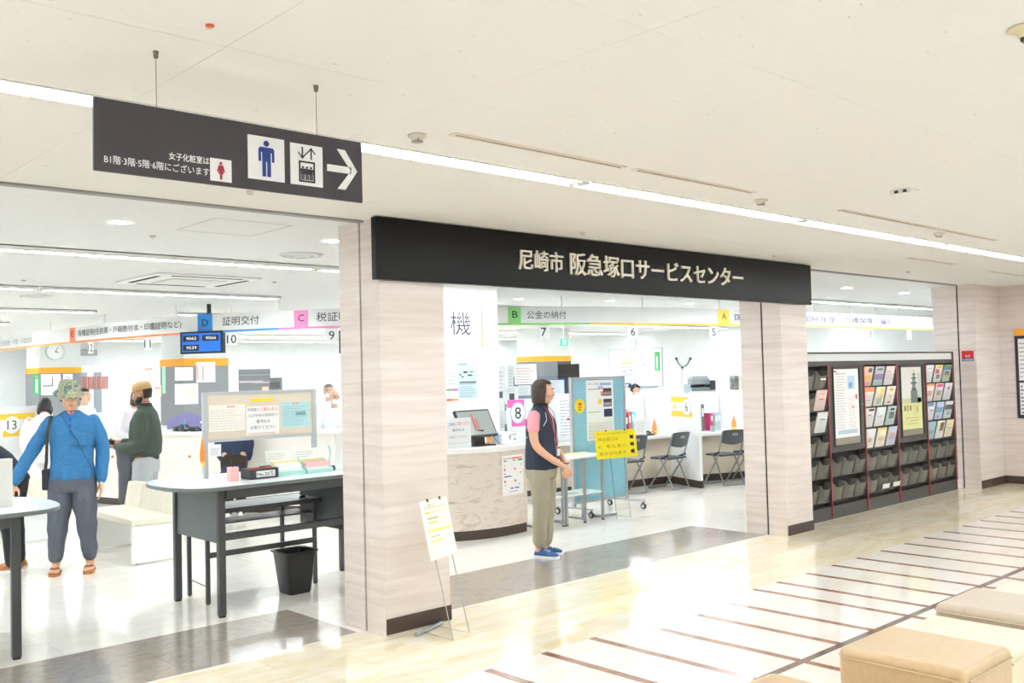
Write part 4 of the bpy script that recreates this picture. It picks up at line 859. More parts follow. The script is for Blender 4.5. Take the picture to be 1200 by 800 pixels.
# monitor on reception
o = thing('monitor', 'touch-screen monitor tilted on the reception counter', 'monitor', (6.35, 7.45, .895))
pa, pb, pc, pd = [at(x, y, 1, yy) for x, y, yy in ((531.5, 476, 7.48), (575.5, 472.5, 7.48), (585.5, 504, 7.36), (553-10, 505, 7.36))]
U = (pb-pa); F = Frame(pd, Vector((1, 0, 0)), (0, .48, 1)); w_, h_ = .46, .30
F = Frame((pb.x-.50, 7.33, .995), (1, .10, 0), (0, .5, 1)); F.U = F.U; w_ = .50
MB().fbox(F, 0, w_, 0, h_, -.03, 0).build('casing', M('222324', .35), o, bevel=.004); MB().fbox(F, .018, w_-.018, .02, h_-.018, 0, .0012).build('screen', M('8d9490', .15, emit=.12), o)
mb = MB(); mb.fbox(F, .20, .23, .08, .25, .0012, .0018); mb.fbox(F, .25, .27, .06, .2, .0012, .0018); mb.build('screen_graphic', M('b05048', .4), o)
MB().hexa([(pb.x-.30, 7.40, .897), (pb.x-.16, 7.40, .897), (pb.x-.16, 7.52, .897), (pb.x-.30, 7.52, .897), (pb.x-.30, 7.38, 1.06), (pb.x-.20, 7.38, 1.06), (pb.x-.20, 7.46, 1.06), (pb.x-.30, 7.46, 1.06)]).build('neck', M('1a1a1b', .4), o)
MB().box(pb.x-.33, pb.x-.07, 7.34, 7.55, .896, .908).build('base', M('1a1a1b', .4), o)
Fs = Frame((at(524, 520, 1, 7.30).x, 7.30, .90), (1, 0, 0), (0, 0, 1)); w_ = at(552, 520, 1, 7.30).x-at(524, 520, 1, 7.30).x
sheet('paper_notice', 'white notice with red and black characters standing in front of the monitor', 'notice', Fs, 0, w_, 0, .30, 'f0f2f3', 0, .003, [(0, .17, 1, .19, 'bfe0e6')], [('ご自由に', .02, .76, .38, .86, '6090b8'), ('ご記入ください', .4, .76, .97, .88, 'e85a4a'), ('番号札を', .22, .56, .72, .66, '90949a'), ('お取りください', .08, .34, .85, .43, 'a8acb0')])
o = thing('card_terminal', 'small white card terminal with dark keys on the reception counter', 'terminal', (6.72, 7.42, .896))
MB().hexa([(6.60, 7.30, .896), (6.80, 7.30, .896), (6.80, 7.5, .896), (6.60, 7.5, .896), (6.61, 7.33, 1.0), (6.80, 7.33, 1.0), (6.80, 7.5, 1.02), (6.61, 7.5, 1.02)]).build('body', M('e9e8e4', .4), o, bevel=.01)
MB().box(6.70, 6.704, 7.31, 7.32, .94, .985).box(6.755, 6.775, 7.312, 7.322, .93, .95).box(6.70, 6.79, 7.318, 7.326, .99, .996).build('key', M('2c2c2e'), o)
MB().tube([(6.50, 7.36, 1.0), (6.53, 7.33, .94), (6.58, 7.34, .91)], .004, 6).build('cable', M('6a6a66', .5), o)
MB().tube([(6.57, 7.35, .897), (6.57, 7.35, 1.02)], .008, 8).build('blue_pen', M('5aa6d8', .4), tag(thing('pen', 'blue pen upright beside the card terminal', 'pen', (6.57, 7.35, .897)), None, 'pen'))
o = thing('finger_cot_bottle', 'orange bottle charm behind the touch screen', 'bottle', (6.66, 7.6, .896))
MB().lathe((6.66, 7.60, .896), [(.001, 0), (.028, .001), (.03, .10), (.012, .15), (.01, .22), (.001, .23)], 12).build('body', M('f0a868', .4), o, True); MB().lathe((6.66, 7.60, 1.126), [(.001, 0), (.012, .001), (.012, .03), (.001, .031)], 10).build('cap', M('f6f0e6', .4), o)

# ================================================================ PEOPLE
def fuse(mb, name, mat, parent, voxel=.009, wr=0, wscale=9, sm=3, seed=0, stretch=1.0, shade=None):
    me = bpy.data.meshes.new('tmp'); bmesh.ops.recalc_face_normals(mb.b, faces=mb.b.faces); mb.b.to_mesh(me); mb.b.free()
    o = bpy.data.objects.new('tmp', me); COL.objects.link(o)
    r = o.modifiers.new('r', 'REMESH'); r.mode = 'VOXEL'; r.voxel_size = voxel; r.use_smooth_shade = True
    k = o.modifiers.new('s', 'SMOOTH'); k.factor = .5; k.iterations = sm
    dg = bpy.context.evaluated_depsgraph_get(); nm = bpy.data.meshes.new_from_object(o.evaluated_get(dg)); bpy.data.objects.remove(o)
    if wr:
        sd = Vector((seed*3.1, seed*1.7, 0)); N = [v.normal.copy() for v in nm.vertices]
        for v, n in zip(nm.vertices, N):
            p = v.co; q = Vector((p.x*wscale, p.y*wscale, p.z*wscale*stretch))+sd
            d = 1-abs(noise.noise(q))*2.2; e = noise.noise(q*2.3)
            v.co = p+n*(wr*(d*.8+e*.5))
    for m in (mat if isinstance(mat, list) else [mat]): nm.materials.append(m)
    if shade:
        for p in nm.polygons: p.material_index = shade(p.center)
    nm.name = name; q = bpy.data.objects.new(name, nm); COL.objects.link(q); q.parent = parent
    for p in nm.polygons: p.use_smooth = True
    return q
def cat(P, k=5): return refine([Vector(p) for p in P], k)
def limb(mb, pts, rad, n=12, flat=1.0, k=4):
    P = cat(pts, k); R = []
    for i in range(len(P)):
        t = i/k; a = int(min(t, len(rad)-2)); f = t-a; f = f*f*(3-2*f); R.append(rad[a]*(1-f)+rad[a+1]*f)
    mb.tube(P, R, n, True, flat); mb.ell(P[0], R[0], R[0], R[0], 10, 7); mb.ell(P[-1], R[-1], R[-1], R[-1], 10, 7)
def torso(mb, rings, n=20, T=None):
    R = []
    for x, y, z, rx, ry in rings:
        r = []
        for k in range(n):
            a = 2*pi*k/n; c, s_ = cos(a), sin(a); e = .85
            r.append(Vector((x+rx*abs(c)**e*(1 if c > 0 else -1), y+ry*abs(s_)**e*(1 if s_ > 0 else -1), z)))
        R.append([T(p) if T else p for p in r])
    mb.rings(R)
def hand(mb, w, d, pn, side, s=1.0, curl=.5, spread=.25):
    """w wrist, d direction of the hand, pn direction the palm faces, side +1 if the thumb lies towards d x pn"""
    w = Vector(w); d = Vector(d).normalized(); pn = Vector(pn); pn = (pn-d*pn.dot(d)).normalized(); t = d.cross(pn)*side
    for q in (-.024, -.008, .008, .024): mb.tube([w-d*.015*s, w+d*.03*s+t*q*.8*s, w+d*.082*s+t*q*s], [.017*s, .015*s, .0125*s], 8, True); 
    for i, (q, L) in enumerate(((.029, .070), (.010, .080), (-.010, .074), (-.028, .058))):
        b = w+d*.080*s+t*q*s; sp = t*spread*(q/.03)*.35; p = [b]; dd = (d+sp).normalized(); c = curl*(1+.12*i)
        ang = 0
        for j, f in enumerate((.45, .32, .26)):
            ang += c*(.55 if j == 0 else .8); v = dd*cos(ang)+pn*sin(ang); p.append(p[-1]+v*L*f*s*1.05)
        mb.tube(p, [.0098*s, .0094*s, .0086*s, .007*s], 7); mb.ell(p[-1], .007*s, .007*s, .007*s, 7, 5)
    b = w+d*.022*s+t*.026*s; p = [b, b+(d*.5+t*.75+pn*.3).normalized()*.035*s]; p.append(p[-1]+(d*.85+t*.3+pn*.35).normalized()*.03*s); p.append(p[-1]+(d*.9+pn*.5*curl).normalized()*.024*s)
    mb.tube(p, [.015*s, .012*s, .0105*s, .008*s], 8); mb.ell(p[-1], .008*s, .008*s, .008*s, 7, 5)
def head_shapes(mb, Hm, s):
    A = lambda c, r, n=16, m=11: mb.rings([[Hm @ (Vector(c)*s+Vector((r[0]*s*sin(t)*cos(a), r[1]*s*sin(t)*sin(a), -r[2]*s*cos(t)))) for a in [2*pi*k/n for k in range(n)]] for t in [pi*max(.02, min(m-.02, j))/m for j in range(m+1)]])
    A((0, -.012, .028), (.074, .094, .092)); A((0, .022, -.045), (.054, .064, .064)); A((0, .03, -.01), (.063, .060, .06)); A((0, .052, -.088), (.024, .026, .020))
    A((0, .074, .034), (.050, .020, .014)); A((.034, .060, -.022), (.026, .024, .022)); A((-.034, .060, -.022), (.026, .024, .022))
    mb.tube([Hm @ (Vector(p)*s) for p in ((0, .084, .024), (0, .100, .0), (0, .108, -.020), (0, .092, -.030))], [.007*s, .009*s, .0125*s, .009*s], 8)
    A((.010, .096, -.026), (.008, .009, .007), 8, 6); A((-.010, .096, -.026), (.008, .009, .007), 8, 6)
    A((0, .085, -.050), (.021, .0105, .0055), 10, 7); A((0, .084, -.060), (.018, .0105, .006), 10, 7)
    for q in (-1, 1): A((q*.077, -.008, -.004), (.009, .020, .031), 10, 8)
def face_bits(root, Hm, s, hairm, lipm=None, mask=False, glasses=False):
    for q in (-1, 1):
        e = MB(); e.ell(Hm @ (Vector((q*.030, .0785, .014))*s), .0105*s, .0085*s, .0065*s, 10, 7); ob = e.build('eye', M('f2efec', .2), root, True, world=False)
        e = MB(); e.ell(Hm @ (Vector((q*.030, .0858, .014))*s), .0052*s, .0024*s, .0054*s, 8, 6); iris = e.build('iris', M('2a1c16', .15), ob, world=False)
        e = MB(); e.tube([Hm @ (Vector((q*x, y, z))*s) for x, y, z in ((.014, .094, .034), (.030, .093, .040), (.046, .080, .035))], [.003*s, .004*s, .002*s], 6, True); e.build('eyebrow', hairm, root, True, world=False)
    if not mask:
        e = MB(); e.tube([Hm @ (Vector((x, y, z))*s) for x, y, z in ((-.022, .0855, -.054), (-.010, .0955, -.0525), (0, .097, -.054), (.010, .0955, -.0525), (.022, .0855, -.054))], [.002*s, .0035*s, .0035*s, .0035*s, .002*s], 6); e.build('mouth', M('b0605a', .4), root, True, world=False)
    else:
        R = []
        for z, w_, y in ((.0, .050, .078), (-.012, .060, .100), (-.035, .062, .108), (-.065, .055, .100), (-.092, .036, .084)):
            R.append([Hm @ (Vector((w_*sin(a), y-.075*(1-cos(a)), z))*s) for a in [-1.25+2.5*k/10 for k in range(11)]]+[Hm @ (Vector((w_*.97*sin(a), y-.004-.075*(1-cos(a)), z))*s) for a in [1.25-2.5*k/10 for k in range(11)]])
        MB().rings(R).build('face_mask', M('f4f6f8', .6), root, True, world=False)
    if glasses:
        for q in (-1, 1):
            c = Vector((q*.031, .098, .012)); MB().tube([Hm @ ((c+Vector((.021*cos(a), -.004*abs(cos(a)), .016*sin(a))))*s) for a in [2*pi*k/16 for k in range(17)]], .0018*s, 6).build('glasses_rim', M('5a4a44', .3), root, world=False)
def hair_shell(root, Hm, s, mat, style, name='hair'):
    R = []; n = 36
    zs = {'bob': [.128, .124, .11, .085, .055, .02, -.02, -.06, -.092, -.105, -.108], 'short': [.128, .124, .11, .085, .055, .025, .0, -.03, -.05, -.052], 'bun': [.128, .124, .11, .085, .055, .025, .0, -.03, -.05, -.052]}[style]
    for z in zs:
        r = []
        for k in range(n):
            a = 2*pi*k/n; dx, dy = sin(a), cos(a)   # a = 0 is the face
            zz = (z-.028)/.102; f = sqrt(max(.0, 1-min(1, abs(zz))**2.2)) if z > .028 else 1
            rx, ry = .084*f, .105*f
            if style == 'bob' and z < .02: g_ = (.02-z)/.12; rx = .088+.006*sin(g_*pi)-.012*max(0, g_-.75); ry = .105-.012*g_
            if style != 'bob' and z < .02: g_ = (.02-z)/.07; rx = .082-.012*g_; ry = .100-.022*g_
            rag = .0025*sin(k*5.3+z*40)
            ang = abs((a+pi) % (2*pi)-pi)
            lim = {'bob': 1.02, 'short': 1.75, 'bun': 1.5}[style]; zf = {'bob': .066, 'short': .078, 'bun': .075}[style]
            if z < zf and ang < lim-(0 if style != 'bob' else max(0, (.0-z)*1.2)): rr = .62; rx *= rr; ry *= rr*.72
            if z <= zs[-1]+1e-9: rx *= .75; ry *= .78
            r.append(Hm @ (Vector(((rx+rag)*dx, (ry+rag)*dy-.012, z))*s))
        R.append(r)
    mb = MB(); mb.rings(R)
    if style == 'bun': mb.ell(Hm @ (Vector((0, -.13, .03))*s), .04*s, .04*s, .04*s)
    return mb.build(name, mat, root, True, world=False)
def headmat(p, yaw=0, pitch=0, roll=0): return Matrix.Translation(p) @ Matrix.Rotation(yaw, 4, 'Z') @ Matrix.Rotation(roll, 4, 'Y') @ Matrix.Rotation(pitch, 4, 'X')
def mskin(h): return M(h, .5)
m_hb = proc('dark_brown_hair', [(.3, '2a1a13'), (.7, '4a3024')], (60, 60, 4), 1.2, 4, .38); m_hk = proc('black_hair', [(.3, '0f0d0d'), (.7, '242020')], (60, 60, 4), 1.2, 4, .4)
def shoe(root, p, yaw, s, upper, sole, name='shoe'):
    T = Matrix.Translation(p) @ Matrix.Rotation(yaw, 4, 'Z'); mb = MB(); R = []
    prof = [(-.085, .030, .030), (-.07, .036, .075), (-.03, .037, .080), (.02, .040, .070), (.07, .046, .050), (.115, .044, .042), (.15, .032, .030), (.162, .014, .02)]
    for y, w_, h_ in prof: R.append([T @ (Vector((w_*cos(a), y, .018+max(0, sin(a))*h_ if sin(a) > 0 else .018))*s) for a in [2*pi*k/14 for k in range(14)]])
    o = mb.rings(R).build(name, upper, root, True, world=False)
    R = []
    for y, w_, h_ in prof: R.append([T @ (Vector((q*w_*1.08, y*1.04, z))*s) for q, z in ((-1, .0), (1, .0), (1, .024), (-1, .024))])
    MB().rings(R).build('sole', sole, o, world=False)
    for j in range(3): MB().tube([T @ (Vector((x, .03+.02*j, .072-.006*j+.012*(1-abs(x)/.03)))*s) for x in (-.026, 0, .026)], .0028*s, 6).build('lace', M('dfe4ea', .5), o, world=False)
    return o

# ---- the woman in the vest (facing the camera's right)
def woman():
    r = thing('person', 'person with a brown bob in a navy vest, pink sleeves and khaki trousers, hands clasped', 'person', (5.975, 6.11, 0), radians(-157))
    s = .957; g = lambda *p: Vector(p)
    Hm = headmat((0, .030, 1.452), radians(12), radians(-4)); skin = mskin('dfae93')
    mb = MB(); head_shapes(mb, Hm, .94)
    limb(mb, [(0, -.012, 1.27), (0, .0, 1.34), (0, .018, 1.40)], [.055, .046, .046])
    torso(mb, [(0, 0, .78, .13, .095), (0, 0, .9, .13, .09), (0, 0, 1.0, .12, .085), (0, 0, 1.12, .13, .09), (0, -.005, 1.22, .135, .08), (0, -.01, 1.28, .10, .06), (0, -.01, 1.30, .05, .045)])
    for q in (-1, 1):
        limb(mb, [(q*.085, 0, .80), (q*.085, .01, .62), (q*.08, .015, .42), (q*.075, -.01, .22), (q*.075, -.02, .07)], [.070, .060, .042, .040, .034])
    W = {1: (.045, .235, .795), -1: (-.045, .215, .80)}
    E_ = {1: (.185, .03, .985), -1: (-.185, .03, .985)}
    for q in (-1, 1):
        limb(mb, [(q*.150, -.01, 1.225), (q*.178, .0, 1.11), E_[q], ((q*.125), .135, .875), W[q]], [.050, .043, .037, .032, .023])
    hand(mb, W[1], (-.45, .35, -.85), (-.8, -.5, .1), -1, .92, .75, .1); hand(mb, W[-1], (.5, .45, -.72), (.3, -.9, 0), 1, .92, .8, .1)
    body = fuse(mb, 'body', skin, r, .0075, sm=2)
    face_bits(r, Hm, .94, m_hb); hair_shell(r, Hm, .955, m_hb, 'bob')
    # pink tee sleeves
    mb = MB()
    for q in (-1, 1): limb(mb, [(q*.135, -.01, 1.235), (q*.165, -.004, 1.16), (q*.174, .0, 1.135)], [.06, .057, .053])
    torso(mb, [(0, 0, 1.12, .135, .09), (0, -.005, 1.22, .14, .082), (0, -.01, 1.275, .10, .065)])
    fuse(mb, 'pink_shirt', M('eba3ae', .8), r, .009, .003, 14, 2, 3)
    mb = MB(); torso(mb, [(0, .0, .775, .176, .132), (0, .0, .80, .180, .136), (0, .0, .93, .172, .130), (0, .0, 1.05, .165, .122), (0, .0, 1.14, .166, .120), (0, -.004, 1.20, .166, .112), (0, -.008, 1.25, .142, .092), (0, -.008, 1.285, .098, .075), (0, -.005, 1.315, .062, .062), (0, 0, 1.345, .056, .058)])
    def cut(c): return 0
    vest = fuse(mb, 'vest', M('2a3546', .8), r, .009, .006, 6, 3, 5, .6)
    MB().tube([(0, .140, .86), (0, .135, .95), (0, .128, 1.05), (0, .124, 1.14), (0, .112, 1.22), (0, .075, 1.30), (0, .066, 1.345)], .004, 6).build('zip', M('c9ccd0', .4, .4), vest, world=False)
    MB().rings([[Vector((.062*1.05*sin(a)*k1, .002+.07*cos(a)*k1, z)) for a in [2*pi*k/24 for k in range(24)]] for z, k1 in ((1.30, 1.02), (1.35, .98), (1.352, .9), (1.30, .92))]).build('collar', M('232d3c', .8), vest, True, world=False)
    for q in (-1, 1):
        MB().tube([(q*.095, .085, 1.275), (q*.12, .107, 1.21), (q*.165, .092, 1.16)], .003, 6).build('white_piping', M('e6e8ea', .6), vest, world=False)
        MB().tube([(q*.045, .060, 1.32), (q*.058, .098, 1.27), (q*.048, .130, 1.15), (q*.022, .146, 1.03), (q*.004, .156, .985)], .006, 6, flat=.5).build('red_lanyard', M('b8242c', .5), r, world=False)
    MB().tube([(-.17, -.07, 1.06), (-.10, -.122, 1.055), (0, -.13, 1.05), (.10, -.122, 1.055), (.172, -.06, 1.06)], .003, 6).build('white_piping', M('e6e8ea', .6), vest, world=False)
    F = Frame((-.028, .158, .89), (1, 0, 0), (0, 0, 1)); F.N = Vector((0, 1, 0)); b = MB(); b.fbox(F, 0, .056, 0, .085, 0, .004); bd = b.build('name_badge', M('f0eeea', .4), r, world=False); MB().fbox(F, .005, .051, .06, .08, .004, .005).build('red_band', M('d8402e', .5), bd, world=False)
    # trousers
    mb = MB(); torso(mb, [(0, -.005, .70, .150, .125), (0, -.005, .78, .160, .130), (0, 0, .86, .150, .115), (0, 0, .90, .14, .11)])
    for q in (-1, 1): limb(mb, [(q*.074, -.004, .78), (q*.076, .008, .62), (q*.076, .012, .45), (q*.076, -.004, .28), (q*.076, -.012, .135)], [.096, .086, .070, .064, .056])
    fuse(mb, 'trousers', M('a59f8b', .85), r, .011, .010, 7, 3, 9, .7)
    up, so = M('335a90', .7), M('eef0f2', .5)
    shoe(r, (.075, .02, 0), radians(-6), .93, up, so, 'sneaker'); shoe(r, (-.085, -.02, 0), radians(10), .93, up, so, 'sneaker')
    MB().tube([(W[-1][0]-.02*0+.026*cos(a), W[-1][1]+.026*sin(a), W[-1][2]+.02) for a in [2*pi*k/12 for k in range(13)]], .005, 6).build('wrist_watch', M('2a2a2c', .3), r, world=False)
woman()
# ---- the man in the blue shirt and camouflage hat, facing the hall
def blue_man():
    r = thing('person', 'person in a blue henley shirt, camouflage hat and sandals walking left of the bench', 'person', (2.835, 8.74, 0), radians(156))
    Hm = headmat((0.015, .045, 1.515), radians(16), radians(-14)); skin = mskin('d7a685'); mb = MB(); head_shapes(mb, Hm, .98)
    limb(mb, [(0, -.012, 1.34), (0, .01, 1.42), (.01, .03, 1.47)], [.06, .052, .052])
    torso(mb, [(0, 0, .84, .14, .10), (0, 0, 1.0, .135, .095), (0, 0, 1.15, .15, .10), (0, 0, 1.27, .16, .095), (0, -.01, 1.345, .11, .06), (0, -.01, 1.37, .05, .045)])
    L = {1: [(.17, -.01, 1.30), (.25, -.01, 1.17), (.325, .01, 1.03), (.39, .09, .90), (.435, .15, .80)], -1: [(-.17, -.01, 1.30), (-.225, -.02, 1.16), (-.245, -.03, 1.02), (-.24, .01, .88), (-.235, .04, .775)]}
    for q in (-1, 1):
        limb(mb, L[q], [.055, .048, .040, .034, .025]); limb(mb, [(q*.09, 0, .84), (q*.10, .0, .64), (q*.11, .015, .45), (q*.125, -.01, .24), (q*.135, -.02, .075)], [.085, .078, .052, .050, .036])
    hand(mb, L[1][4], (.25, .25, -.9), (-.6, .7, .1), -1, 1.0, .25, .8); hand(mb, L[-1][4], (-.05, .2, -.95), (.8, .2, 0), 1, 1.0, .3, .6)
    for q in (-1, 1):
        for j in range(5): mb.tube([(q*.135+(j-2)*.013, .03, .042), (q*.135+(j-2)*.0165, .125, .036), (q*.135+(j-2)*.0175, .165-abs(j-(1 if q > 0 else 3))*.010, .030)], [.018, .0125, .010], 7)
        mb.tube([(q*.135, -.065, .045), (q*.135, -.02, .055), (q*.135, .06, .048)], [.030, .034, .026], 9)
    fuse(mb, 'body', skin, r, .0078, sm=2); face_bits(r, Hm, .98, m_hk)
    hair_shell(r, Hm, .97, m_hk, 'short')
    m_bs = proc('blue_crinkled_cotton', [(.3, '2a6796'), (.55, '30709f'), (.75, '3b7cab')], (1, 1, 3), 30, 5, .85, .5)
    mb = MB(); torso(mb, [(0, .0, .80, .172, .125), (0, 0, .84, .178, .130), (0, 0, .95, .170, .120), (0, 0, 1.08, .172, .118), (0, 0, 1.20, .182, .118), (0, -.004, 1.28, .186, .108), (0, -.008, 1.335, .150, .086), (0, -.008, 1.372, .085, .068), (0, 0, 1.395, .064, .060)])
    for q in (-1, 1): P = L[q]; limb(mb, [P[0], P[1], P[2], P[3], Vector(P[3]).lerp(Vector(P[4]), .82)], [.056, .058, .056, .050, .042])
    sh = fuse(mb, 'blue_shirt', m_bs, r, .009, .007, 8, 2, 2, .8)
    MB().hexa([(-.008, .106, 1.20), (.012, .106, 1.20), (.012, .126, 1.20), (-.008, .126, 1.20), (-.010, .065, 1.37), (.014, .065, 1.37), (.014, .09, 1.37), (-.010, .09, 1.37)]).build('placket', M('236ba8', .8), sh, world=False)
    for z in (1.22, 1.27, 1.32): MB().ell((.002, .128-(z-1.22)*.28, z), .007, .004, .007, 8, 6).build('button', M('20242a', .4), sh, world=False)
    F = Frame((-.13, .128, 1.10), (1, 0, 0), (0, 0, 1)); F.N = Vector((0, 1, 0)); MB().fbox(F, 0, .10, 0, .11, -.02, .004).build('pocket', m_bs, sh, world=False)
    MB().tube([(-.02, .062, 1.385), (.0, .085, 1.36), (.02, .062, 1.385)], .01, 6).build('orange_undershirt', M('e8744a', .8), sh, world=False)
    mb = MB(); torso(mb, [(0, -.005, .70, .155, .12), (0, -.005, .80, .168, .128), (0, 0, .87, .155, .11)])
    for q in (-1, 1): limb(mb, [(q*.088, -.004, .78), (q*.100, .006, .62), (q*.112, .012, .44), (q*.125, -.008, .28), (q*.134, -.016, .145)], [.105, .100, .082, .070, .056])
    tr = fuse(mb, 'trousers', M('565b66', .9), r, .011, .011, 7, 3, 4, .8)
    MB().hexa([(-.15, .10, .62), (-.06, .11, .62), (-.06, .115, .62), (-.15, .105, .62), (-.15, .112, .74), (-.05, .128, .74), (-.05, .132, .74), (-.15, .118, .74)]).build('thigh_pocket', M('5e636e', .9), tr, world=False)
    for q in (-1, 1):
        pts = [(q*.135+x, y) for x, y in ((-.036, -.09), (.036, -.09), (.042, .0), (.048, .09), (.038, .16), (.0, .185), (-.038, .16), (-.048, .09), (-.042, .0))]
        sd = MB().prism(pts, .0, .024).build('sandal', M('a8672f', .6), r, world=False)
        MB().tube([(q*.135-.042, .05, .025), (q*.135-.025, .085, .062), (q*.135, .115, .058), (q*.135+.025, .085, .062), (q*.135+.042, .05, .025)], .010, 8, flat=.6).build('strap', M('8f5526', .6), sd, world=False)
    # hat
    m_cam = proc('camouflage_cloth', [(.38, '56706c'), (.45, '8a8f74'), (.52, 'b3a98a'), (.58, '6c8078'), (.64, '9a8f70')], (1, 1, 1), 22, 2, .9, .1)
    R = [[Hm @ (Vector((rx*cos(a), ry*sin(a)-.012, z))*.98) for a in [2*pi*k/28 for k in range(28)]] for z, rx, ry in ((.048, .060, .075), (.050, .092, .112), (.030, .122, .150), (.022, .130, .160), (.026, .131, .161), (.040, .120, .146), (.060, .093, .115), (.10, .088, .108), (.128, .080, .098), (.140, .066, .082), (.144, .02, .03))]
    MB().rings(R).build('bucket_hat', m_cam, r, True, world=False)
    MB().tube([(.16, .02, 1.355), (.165, .095, 1.30), (.175, .128, 1.22), (.182, .125, 1.10), (.19, .09, .98), (.205, .03, .90)], .013, 8, flat=.4).build('bag_strap', M('3a3426', .7), r, world=False)
    MB().tube([(.085, .06, 1.38), (.03, .115, 1.29), (-.05, .135, 1.15), (-.12, .13, 1.0), (-.17, .09, .88)], .003, 6).build('thin_cord', M('26405c', .6), r, world=False)
    MB().box(.165, .235, -.07, .05, .72, .90).build('black_pouch', M('26272b', .7), r, bevel=.015, world=False)
blue_man()
# ---- the man in the green bomber jacket, side on, behind the bench
def green_man():
    r = thing('person', 'bearded person in a dark green bomber jacket and tan cap behind the bench', 'person', (3.94, 9.90, 0), radians(50))
    Hm = headmat((0, .03, 1.50), 0, radians(-12)); skin = mskin('a9785c'); mb = MB(); head_shapes(mb, Hm, .98)
    limb(mb, [(0, -.012, 1.32), (0, .0, 1.40), (0, .018, 1.45)], [.062, .056, .056])
    torso(mb, [(0, 0, .84, .14, .10), (0, 0, 1.0, .135, .1), (0, 0, 1.15, .15, .11), (0, 0, 1.25, .15, .1), (0, -.01, 1.33, .10, .06)])
    L = {1: [(.17, -.01, 1.28), (.20, -.02, 1.14), (.21, .0, 1.0), (.16, .15, .98), (.10, .27, 1.0)], -1: [(-.17, -.01, 1.28), (-.20, -.02, 1.14), (-.215, -.01, 1.0), (-.16, .14, .96), (-.10, .25, .97)]}
    for q in (-1, 1):
        limb(mb, L[q], [.055, .05, .042, .035, .027]); limb(mb, [(q*.085, 0, .84), (q*.09, .0, .62), (q*.09, .015, .44), (q*.09, -.01, .24), (q*.09, -.02, .07)], [.085, .078, .054, .050, .038])
    hand(mb, L[1][4], (-.25, .95, .05), (-.7, 0, .5), -1, 1.0, .6, .2); hand(mb, L[-1][4], (.3, .9, .05), (.5, 0, .8), 1, 1.0, .6, .2)
    fuse(mb, 'body', skin, r, .009, sm=2); face_bits(r, Hm, .98, m_hk); hair_shell(r, Hm, .96, m_hk, 'short')
    mb = MB(); A = lambda c, rr: mb.ell(Hm @ (Vector(c)*.98), *[v*.98 for v in rr])
    mb.rings([[Hm @ (Vector((w_*sin(a), y0+yy*cos(a), z))*.98) for a in [-2.0+4.0*k/14 for k in range(15)]]+[Hm @ (Vector((w_*.8*sin(a), y0+yy*.8*cos(a), z))*.98) for a in [2.0-4.0*k/14 for k in range(15)]] for z, w_, y0, yy in ((-.02, .066, .01, .066), (-.05, .064, .015, .074), (-.08, .056, .02, .070), (-.108, .036, .03, .050))])
    mb.build('beard', m_hk, r, True, world=False)
    m_jk = M('3f4b40', .75); mb = MB(); torso(mb, [(0, 0, .86, .150, .118), (0, 0, .90, .182, .15), (0, 0, 1.0, .186, .152), (0, 0, 1.12, .184, .146), (0, 0, 1.22, .184, .132), (0, -.006, 1.30, .152, .10), (0, -.008, 1.345, .09, .078), (0, 0, 1.385, .066, .068)])
    for q in (-1, 1): P = L[q]; limb(mb, [P[0], P[1], P[2], P[3], Vector(P[3]).lerp(Vector(P[4]), .85)], [.064, .072, .070, .062, .044])
    jk = fuse(mb, 'bomber_jacket', m_jk, r, .010, .009, 7, 3, 6, .7)
    MB().rings([[Vector((rx*cos(a), ry*sin(a), z)) for a in [2*pi*k/24 for k in range(24)]] for z, rx, ry in ((.805, .142, .116), (.812, .156, .128), (.87, .160, .132), (.88, .150, .12))]).build('ribbed_hem', M('2e382f', .8), jk, True, world=False)
    MB().rings([[Vector((rx*cos(a), .004+ry*sin(a), z)) for a in [2*pi*k/20 for k in range(20)]] for z, rx, ry in ((1.36, .074, .078), (1.41, .068, .07), (1.412, .058, .06))]).build('ribbed_collar', M('2e382f', .8), jk, True, world=False)
    for q in (-1, 1): P = L[q]; a, b = Vector(P[3]).lerp(Vector(P[4]), .80), Vector(P[3]).lerp(Vector(P[4]), .98); MB().tube([a, b], [.042, .034], 10).build('cuff', M('2e382f', .8), jk, True, world=False)
    mb = MB(); torso(mb, [(0, -.005, .70, .152, .12), (0, -.005, .80, .160, .128), (0, 0, .88, .15, .11)])
    for q in (-1, 1): limb(mb, [(q*.085, -.004, .78), (q*.09, .006, .62), (q*.09, .012, .44), (q*.09, -.008, .26), (q*.09, -.016, .09)], [.104, .098, .08, .07, .062])
    fuse(mb, 'trousers', M('b3b7b9', .85), r, .012, .008, 7, 3, 8, .8)
    for q in (-1, 1): shoe(r, (q*.09, -.01, 0), 0, .98, M('3a3a3c', .6), M('dcdcda', .5))
    R = [[Hm @ (Vector((rx*cos(a), ry*sin(a)-.012, z))*.98) for a in [2*pi*k/24 for k in range(24)]] for z, rx, ry in ((.045, .06, .08), (.047, .083, .103), (.075, .082, .102), (.10, .076, .094), (.124, .058, .074), (.136, .03, .04), (.138, .01, .01))]
    MB().rings(R).build('tan_cap', M('c3a06e', .9), r, True, world=False)
    MB().box(.0, .045, .33, .40, .955, 1.035).build('dark_phone', M('23252a', .3), tag(thing('phone', 'small dark phone held by the person in the green jacket', 'phone', (3.94, 9.90, 0), radians(50)), None, 'phone'), world=False)
green_man()
